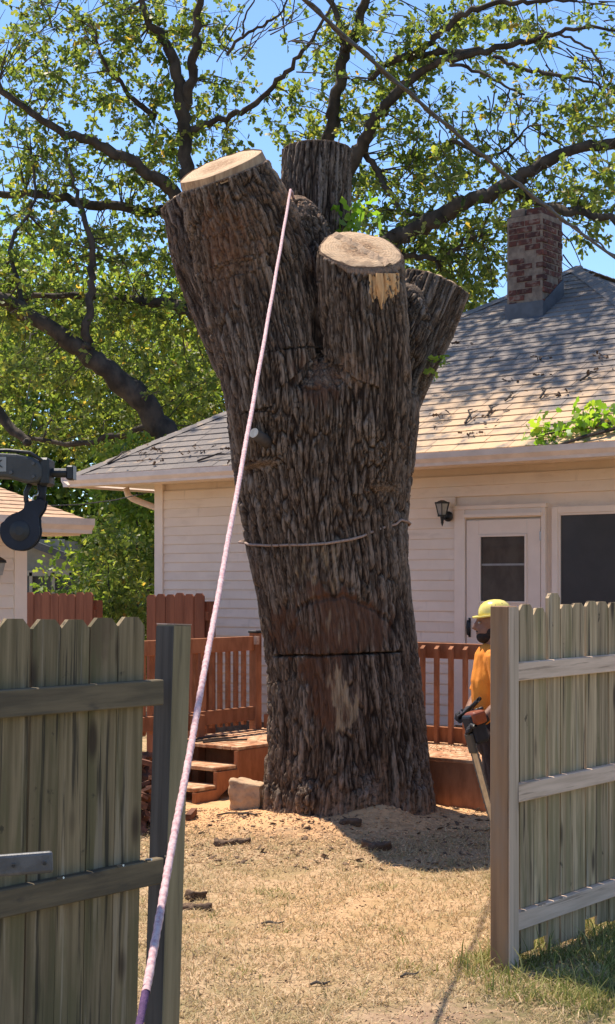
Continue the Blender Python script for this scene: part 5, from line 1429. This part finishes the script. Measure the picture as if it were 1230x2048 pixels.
for s in (-1, 1): b.ell(HDC + Vector((.02, s * .076, -.005)), (.020, .010, .032))
for S_, E_, W_ in ((SHL, ELL, WRL), (SHR, ELR, WRR)): b.capsule([S_, S_.lerp(E_, .5), E_, E_.lerp(W_, .4), W_], [.062, .05, .042, .043, .030], 10)
for s in (-1, 1): b.capsule([(.02, s * .085, .92), (.04, s * .10, .70), (.07, s * .105, .50), (.13, s * .105, .30), (.19, s * .105, .09)], [.10, .085, .062, .058, .042], 12)
body = blob('body', b, .008, MT['skin'], man, 3)
b = MB()
b.capsule([(0, 0, .97), (-.012, 0, 1.10), (-.018, 0, 1.28), (-.012, 0, 1.395)], [.150, .138, .150, .130], 16)
b.capsule([(-.0, -.125, 1.405), (-.0, .125, 1.405)], [.094, .094])
b.tube([(-.005, 0, 1.44), (-.015, 0, 1.505)], [.085, .068], 14)
for S_, E_ in ((SHL, ELL), (SHR, ELR)): b.tube([S_ - Vector((0, 0, -.02)), S_.lerp(E_, .35), S_.lerp(E_, .85), S_.lerp(E_, .95)], [.088, .076, .072, .076], 14); b.ell(S_, (.082, .082, .08))
v_, n_v, f_ = remesh(b, .008, 3)
v_ = v_ + n_v * (.010 * perlin(v_ * [9, 9, 5]) + .006 * perlin(v_ * [22, 22, 9] + 4))[:, None]
link('shirt', np_mesh('shirt', v_, f_, MT['shirt'], True), man)
b = MB()
b.capsule([(0, -.06, .94), (0, .06, .94)], [.125, .125]); b.capsule([(0, 0, .90), (0, 0, 1.02)], [.14, .145])
for s in (-1, 1): b.tube([(.02, s * .08, .95), (.04, s * .10, .70), (.07, s * .105, .50), (.13, s * .105, .30), (.19, s * .105, .07)], [.125, .108, .085, .082, .080], 14)
v_, n_v, f_ = remesh(b, .009, 3)
v_ = v_ + n_v * (.010 * perlin(v_ * [8, 8, 6] + 7))[:, None]
link('trousers', np_mesh('trousers', v_, f_, MT['trouser'], True), man)
for s in (-1, 1):
    b = MB(); b.ell((.145, s * .105, .045), (.135, .05, .05)); b.capsule([(.205, s * .105, .05), (.19, s * .105, .16)], [.05, .05])
    blob('boot', b, .009, MT['boot'], man, 2)
# beard and hair
b = MB(); b.ell(HDC + Vector((-.045, 0, -.078)), (.056, .060, .045)); b.ell(HDC + Vector((.005, 0, -.045)), (.066, .074, .05)); b.ell(HDC + Vector((.05, 0, .0)), (.07, .072, .075))
b.ell(HDC + Vector((-.094, 0, -.043)), (.012, .026, .006))
blob('beard', b, .007, MT['hair'], man, 2)
for s in (-1, 1): MB().ell(HDC + Vector((-.084, s * .030, .012)), (.009, .012, .007)).build('eye', MT['lampglass'], man, smooth=True)
# helmet: shell, brim, vents
m = MB()
sh_ = []
prof = [(.128, .0), (.130, .022), (.124, .055), (.108, .085), (.080, .108), (.045, .120), (.001, .124)]
m.lathe(prof, 28)
m.v = [(x * 1.06, y * .93, z + (.0)) for x, y, z in m.v]
hz = HDC + Vector((.02, 0, .06))
hel = m.build('helmet', MT['helmet'], man, smooth=True, loc=hz); hel.rotation_euler = (0, R(-4), 0); hel.scale = (.78, .84, .82)
m = MB(); n = 28; vs, fs = [], []
for t, rr, zz in ((0, 1.0, .004), (1, 1.0, .014), (2, 1.0, -.002)):
    for j in range(n):
        a = 2 * math.pi * j / n
        out = .118 if t == 0 else (.136 + (.042 * max(0, -math.cos(a)) ** 1.5))
        vs.append((out * 1.05 * math.cos(a), out * .93 * math.sin(a), zz - (.012 * max(0, -math.cos(a)) if t else 0)))
for t in range(3):
    for j in range(n): fs.append((t * n + j, t * n + (j + 1) % n, ((t + 1) % 3) * n + (j + 1) % n, ((t + 1) % 3) * n + j))
m.add(vs, fs).build('brim', MT['helmet'], hel, smooth=True)
for s in (-1, 1):
    m = MB()
    for j in range(6):
        a = R(60 + j * 16); m.ell((.10 * math.cos(a), s * (.098 - .008 * abs(j - 2.5)), .055 + .018 * math.sin(a * 1.5)), (.013, .012, .022), 8, 6)
    m.build('vent_band', MT['black'], hel, smooth=True)
for s in (-1, 1): MB().tube([HDC + Vector((.0, s * .080, .06)), HDC + Vector((-.02, s * .066, -.05)), HDC + Vector((-.05, s * .02, -.12))], .005, 5).build('chin_strap', MT['black'], hel, loc=-hz)
# hands with five fingers closed on bars
def hand(wr, palm, grip_axis, curl, name):
    """palm centre, axis of the gripped bar; fingers curl round it"""
    b = MB(); wr, palm = Vector(wr), Vector(palm); ax = Vector(grip_axis).normalized(); cd = Vector(curl).normalized()
    nn = ax.cross(cd).normalized()
    b.capsule([wr + (wr - palm).normalized() * .03, wr, palm], [.034, .033, .032], 10)
    b.obox(palm, ax * .036, cd * .034, nn * .014)
    for j, ln in enumerate((.9, 1.0, .96, .8)):
        r0 = palm + ax * (.030 - j * .020) + cd * .022
        b.capsule([r0, r0 + cd * .030 * ln, r0 + (cd * .036 + nn * .026) * ln, r0 + (cd * .018 + nn * .046) * ln, r0 + (-cd * .004 + nn * .046) * ln], [.0098, .0096, .0092, .0086, .008], 8)
    t0 = palm + ax * .034 - cd * .016
    b.capsule([t0, t0 + ax * .018 + nn * .018, t0 + ax * .016 + nn * .038 + cd * .012], [.0115, .0105, .009], 8)
    return blob(name, b, .0045, MT['glove'], man, 2)
SW = Vector((-.150, -.27, 1.0))
hand(WRL, (-.165, -.29, 1.012), (.45, .2, .85), (-.8, -.1, -.35), 'glove')
hand(WRR, (-.205, -.12, 1.055), (.0, 1, .15), (-.7, .1, -.5), 'glove')
# chainsaw, bar down
cs = thing('chainsaw', 'chainsaw with orange housing held bar downwards at the worker hip', 'chainsaw', tuple(PO + Vector((-.14, -.27, .94))))
cO = Vector((-.14, -.27, .94))
bd = (Wp(978, 1615, 9.3) - Wp(931, 1440, 9.3)).normalized()        # bar direction
side = Vector((.93, .37, 0)); side = (side - bd * side.dot(bd)).normalized(); wd = bd.cross(side).normalized()
def cl(a, w, s=0): return bd * a + wd * w + side * s
m = MB().obox(cl(-.06, -.01, .0), bd * .095, wd * .065, side * .05); m.build('engine_housing', MT['navy'], cs, bevel=.022, seg=3)
m = MB().obox(cl(-.125, .01, .01), bd * .042, wd * .068, side * .048); m.build('top_cover', MT['saw_orange'], cs, bevel=.022, seg=3)
m = MB().obox(cl(.02, .0, -.062), bd * .065, wd * .045, side * .012); m.build('clutch_cover', MT['charcoal'], cs, bevel=.01, seg=2)
L_ = .64; t0 = cl(.03, .0, -.055)
out = [(.0, -.036), (L_ * .5, -.036), (L_ * .9, -.028), (L_ * .98, -.014), (L_, 0), (L_ * .98, .014), (L_ * .9, .028), (L_ * .5, .036), (0, .036)]
MB().prism([t0 + bd * a + wd * w - side * .003 for a, w in out], side * .006).build('guide_bar', MT['chrome'], cs)
ch = [t0 + bd * a + wd * w * 1.12 for a, w in out]
MB().tube(ch, .0065, 6).build('chain', MT['steel'], cs)
ct_ = MB().obox((0, 0, 0), bd * .007, wd * .006, side * .004).mesh('cutter_tooth', MT['steel'])
for j in range(18):
    for s in (-1, 1): link('cutter_tooth', ct_, cs, t0 + bd * (j / 18 * L_ * .95) + wd * s * .046)
hp = Vector((-.165, -.30, 1.012)) - cO
MB().tube([cl(-.10, .08, -.07), cl(-.09, .12, -.06), hp + Vector((-.028, 0, -.01)), hp + Vector((-.02, .06, .03)), cl(-.11, .06, .07)], .011, 8).build('front_handle', MT['black'], cs, smooth=True)
rh = Vector((-.215, -.12, 1.045)) - cO
MB().tube([cl(-.19, -.02, .02), cl(-.23, .0, .08), rh + Vector((-.03, 0, .0)), rh + Vector((-.03, .06, .0)), cl(-.17, .03, .06)], .012, 8).build('rear_handle', MT['black'], cs, smooth=True)

# ------------------------------------------------------------------ things on the ground
def gz_(x, y): return float(gh(np.array([float(x)]), np.array([float(y)]))[0])
def gp(px, py):
    Y = H * F / (py - HZ); x = (px - 615) / F * Y; return Vector((x, Y, gz_(x, Y)))
p = gp(500, 1628)
b = MB().box(-.14, .13, -.11, .11, -.05, .21)
v_, n_v, f_ = remesh(b, .013, 3)
v_ = v_ + n_v * (.022 * perlin(v_ * 7) + .010 * perlin(v_ * 22 + 3))[:, None]
v_[:, 2] -= .12 * np.clip(v_[:, 0], -.2, .2)
rk = link('stone_block', np_mesh('stone_block', v_, f_, MT['stone'], True), None, p, (0, 0, R(-20))); tag(rk, 'rough squared tan stone block between the deck steps and the big trunk', 'stone')
def slab(px, py, ln, wd_, ht, rz, lab, name='bark_slab', mat='barkchip'):
    p = gp(px, py); b = MB().box(-ln / 2, ln / 2, -wd_ / 2, wd_ / 2, -.01, ht)
    v_, n_v, f_ = remesh(b, .009, 1); v_ = v_ + n_v * (.020 * perlin(v_ * [9, 20, 20] + px) + .012 * perlin(v_ * 45 + px))[:, None]; v_[:, 2] += .05 * (v_[:, 0] / ln) ** 2; v_[:, 1] += .035 * np.sin(v_[:, 0] / ln * 5 + px)
    o = link(name, np_mesh(name, v_, f_, MT[mat], True), None, p, (0, 0, R(rz))); tag(o, lab, 'bark')
slab(752, 1700, .20, .08, .045, -8, 'dark torn slab of bark on the sawdust in front of the trunk')
slab(700, 1668, .14, .06, .035, 20, 'small bark chunk leaning at the foot of the trunk')
slab(465, 1692, .26, .06, .03, 6, 'dark strip of bark lying in the sawdust trench')
slab(385, 1815, .22, .07, .03, 4, 'flat dark bark strip on the grass beside the leaning post')
slab(392, 1797, .10, .05, .05, 60, 'bark chunk propped behind the leaning post')
for (a, b_, ln, rz, lab) in ((640, 1970, .10, 5, 'small dark twig on the straw coloured grass'), (545, 1850, .13, -6, 'thin brown stick on the dry lawn mid yard'), (820, 1955, .10, 20, 'short stick near the bare soil by the brown post'), (470, 1640, .30, 18, 'long grey stick beside the stone block'), (500, 1648, .2, -12, 'forked pale stick under the stone block')):
    p = gp(a, b_)
    o = MB().tube([(-ln / 2, 0, .008), (-ln / 6, .01, .018), (ln / 5, -.008, .014), (ln / 2, .006, .022)], [.006, .008, .007, .003], 6).build('ground_stick', MT['limb'], None, loc=p, rot=(0, 0, R(rz)))
    tag(o, lab, 'stick')
# sticks on the deck landing
for j, (x_, y_, ln, rz) in enumerate(((-1.6, -2.45, .5, 84), (-1.45, -2.5, .45, 70), (-1.75, -2.4, .6, 95))):
    o = MB().tube([(-ln / 2, 0, .012), (0, .012, .018), (ln / 2, 0, .012)], [.010, .012, .008], 6).build('landing_stick', MT['limb'], None, loc=HL(x_, y_, DZ + .008), rot=(0, 0, TH + R(rz)))
    tag(o, ['straight dry stick in the middle of the dusty deck landing', 'slanting stick on the deck landing close to the trunk', 'longest dry stick on the deck landing beside the railing'][j], 'stick', 'sticks on the deck landing')
# heap of split wood and bark glimpsed behind the leaning post
m = MB()
for _ in range(170):
    c = Vector((random.gauss(-1.32, .16), random.gauss(11.9, .35), 0)); c.z = random.random() ** 1.5 * .6 * max(.1, 1 - abs(c.x + 1.32) / .5)
    a = Vector((random.gauss(0, 1), random.gauss(0, 1), random.gauss(0, .4))).normalized(); b_ = a.cross(Vector((random.random(), .3, 1))).normalized(); c_ = a.cross(b_)
    m.obox(c, a * random.uniform(.03, .09), b_ * random.uniform(.015, .045), c_ * random.uniform(.01, .03))
hp_ = m.build('wood_heap', M('redbrown_bark', (.20, .085, .05), (.11, .05, .033), (15, 15, 15), bump=.5, island=.5)); tag(hp_, 'heap of broken bark and split wood left of the deck steps', 'wood heap', None, 'stuff')

# chips and bark litter
def chips(name, n, fn, smin, smax, mat, label, cat, seed):
    g = np.random.default_rng(seed); V, Fc = [], []
    xy = fn(g, n); z = gh(xy[:, 0], xy[:, 1])
    th = g.random(len(xy)) * 6.283; sz = g.uniform(smin, smax, len(xy)); el = g.uniform(.25, .7, len(xy)); ti = g.normal(size=(len(xy), 2)) * .35
    ca, sa = np.cos(th), np.sin(th)
    a = np.stack([ca, sa, ti[:, 0]], 1) * sz[:, None]; b = np.stack([-sa, ca, ti[:, 1]], 1) * (sz * el)[:, None]; u = np.array([0, 0, 1]) * (sz * .25)[:, None]
    c = np.stack([xy[:, 0], xy[:, 1], z + sz * .22], 1)
    V = np.stack([c - a - b, c + a - b * .6, c + a * .8 + b, c - a * .7 + b, c + u, c - u], 1).reshape(-1, 3)
    T = np.array([[0, 1, 4], [1, 2, 4], [2, 3, 4], [3, 0, 4], [1, 0, 5], [2, 1, 5], [3, 2, 5], [0, 3, 5]])
    Fc = (T[None] + (np.arange(len(xy)) * 6)[:, None, None]).reshape(-1, 3)
    o = link(name, np_mesh(name, V, Fc, mat)); tag(o, label, cat, None, 'stuff')
def near(g, n):
    r = g.random(n) ** .6 * 1.9 + .45; a = g.uniform(math.pi * .95, 2.1 * math.pi, n)
    return np.stack([TREE[0] + r * np.cos(a) * 1.15, TREE[1] + r * np.sin(a)], 1)
def yard(g, n):
    Y = 6.2 + 6.0 * g.random(n) ** 1.2; return np.stack([Y * g.uniform(-.13, .16, n), Y], 1)
chips('sawdust_chips', 12000, near, .004, .014, MT['chips'], 'pale sawdust and wood chips heaped round the trunk base', 'wood chips', 41)
chips('lawn_chips', 5000, yard, .003, .010, MT['chips'], 'fine pale chips sprinkled over the dry lawn', 'wood chips', 42)
chips('bark_litter', 800, lambda g, n: near(g, n) + [.2, -.1], .006, .034, MT['barkchip'], 'dark bark crumbs scattered at the trunk base', 'bark litter', 43)
chips('lawn_litter', 1500, yard, .003, .012, MT['barkchip'], 'tiny dark bark crumbs and twigs in the dry lawn', 'bark litter', 45)
chips('deck_dust', 1500, lambda g, n: np.array([tuple(HL(x, y))[:2] for x, y in zip(g.uniform(-2, 1.6, n), g.uniform(-2.2, -1.3, n))]), .004, .014, MT['chips'], 'pale sawdust lying on the deck boards', 'wood chips', 44)
dd_ = bpy.data.objects['deck_dust']; dd_.location.z = DZ - .01

# grass
def grass(name, n, fn, hmin, hmax, wd, mat, label, seed, lean=.5):
    g = np.random.default_rng(seed); xy = fn(g, n); n = len(xy); z = gh(xy[:, 0], xy[:, 1]) - .004
    th = g.random(n) * 6.283; hgt = g.uniform(hmin, hmax, n); ln = g.normal(size=(n, 2)) * lean * hgt[:, None]
    p = np.stack([xy[:, 0], xy[:, 1], z], 1); s = np.stack([np.cos(th), np.sin(th), 0 * th], 1) * (wd * (.6 + .8 * g.random(n)))[:, None]
    m1 = p + np.concatenate([ln * .35, (hgt * .55)[:, None]], 1); tp = p + np.concatenate([ln, (hgt * (1 - .25 * g.random(n)))[:, None]], 1)
    V = np.stack([p - s, p + s, m1 + s * .8, m1 - s * .8, tp], 1).reshape(-1, 3)
    T = np.array([[0, 1, 2], [0, 2, 3], [3, 2, 4]]); Fc = (T[None] + (np.arange(n) * 5)[:, None, None]).reshape(-1, 3)
    o = link(name, np_mesh(name, V, Fc, mat)); tag(o, label, 'grass', None, 'stuff')
def grass_mat(name, a, b, c):
    k = NT(name); g = k.n('ShaderNodeNewGeometry'); cr = k.n('ShaderNodeValToRGB'); e = cr.color_ramp.elements
    e[0].color = (*a, 1); e[1].color = (*c, 1); e.new(.5).color = (*b, 1); k.l(g.outputs['Random Per Island'], cr.inputs[0]); k.l(cr.outputs[0], k.b.inputs['Base Color'])
    k.b.inputs['Roughness'].default_value = .7; k.b.inputs['Specular IOR Level'].default_value = .2
    tr = k.n('ShaderNodeBsdfTranslucent'); k.l(cr.outputs[0], tr.inputs['Color']); ms = k.n('ShaderNodeMixShader'); ms.inputs[0].default_value = .3
    k.l(k.b.outputs[0], ms.inputs[1]); k.l(tr.outputs[0], ms.inputs[2]); k.l(ms.outputs[0], k.out.inputs['Surface']); return k.m
def keep(xy, f): return xy[f]
def lawn(g, n):
    Y = 6.0 + 5.6 * g.random(n) ** 1.15; xy = np.stack([Y * g.uniform(-.15, .2, n), Y], 1)
    pn = perlin(np.concatenate([xy * 2.2, 0 * xy[:, :1]], 1)); d = np.hypot((xy[:, 0] - TREE[0]) / 1.2, xy[:, 1] - TREE[1])
    return xy[(pn + g.normal(size=n) * .25 > -.35) & (d > 1.05 + .35 * g.random(n)) & ~((np.hypot((xy[:, 0] - .55) / .4, (xy[:, 1] - 6.55) / .2) < 1) & (g.random(n) < .8))]
MT['straw'] = grass_mat('dry_grass', (.68, .51, .31), (.50, .36, .20), (.32, .28, .13))
MT['green'] = grass_mat('green_grass', (.12, .15, .035), (.27, .28, .075), (.46, .38, .15))
grass('dry_grass', 52000, lawn, .012, .05, .0028, MT['straw'], 'short dry straw coloured grass across the yard', 51, 1.1)
def tuft(g, n):
    Y = g.uniform(5.9, 9.5, n); xy = np.stack([Y * g.uniform(-.12, .2, n), Y], 1)
    pn = perlin(np.concatenate([xy * 3.1 + 40, 0 * xy[:, :1]], 1)); return xy[pn > .42]
grass('green_tufts', 9000, tuft, .02, .05, .0028, MT['green'], 'faint green tufts in the dry lawn', 52, .8)
def verge(g, n):
    s = g.uniform(-.5, 2.4, n); t = -g.uniform(-.25, 1.35, n); a, b = math.cos(FA), math.sin(FA)
    xy = np.stack([FO[0] + s * a - t * b, FO[1] + s * b + t * a], 1)
    pn = perlin(np.concatenate([xy * 3.5 + 7, 0 * xy[:, :1]], 1)); return xy[(pn + .35 * g.normal(size=n) > -.15) & (xy[:, 0] > .62 + .2 * g.random(n))]
grass('green_grass', 22000, verge, .03, .085, .003, MT['green'], 'longer green grass along the foot of the right fence panel', 53, .6)
grass('weeds', 900, lambda g, n: verge(g, n), .09, .20, .0035, MT['green'], 'tall weeds standing in the fence shade', 54, .35)
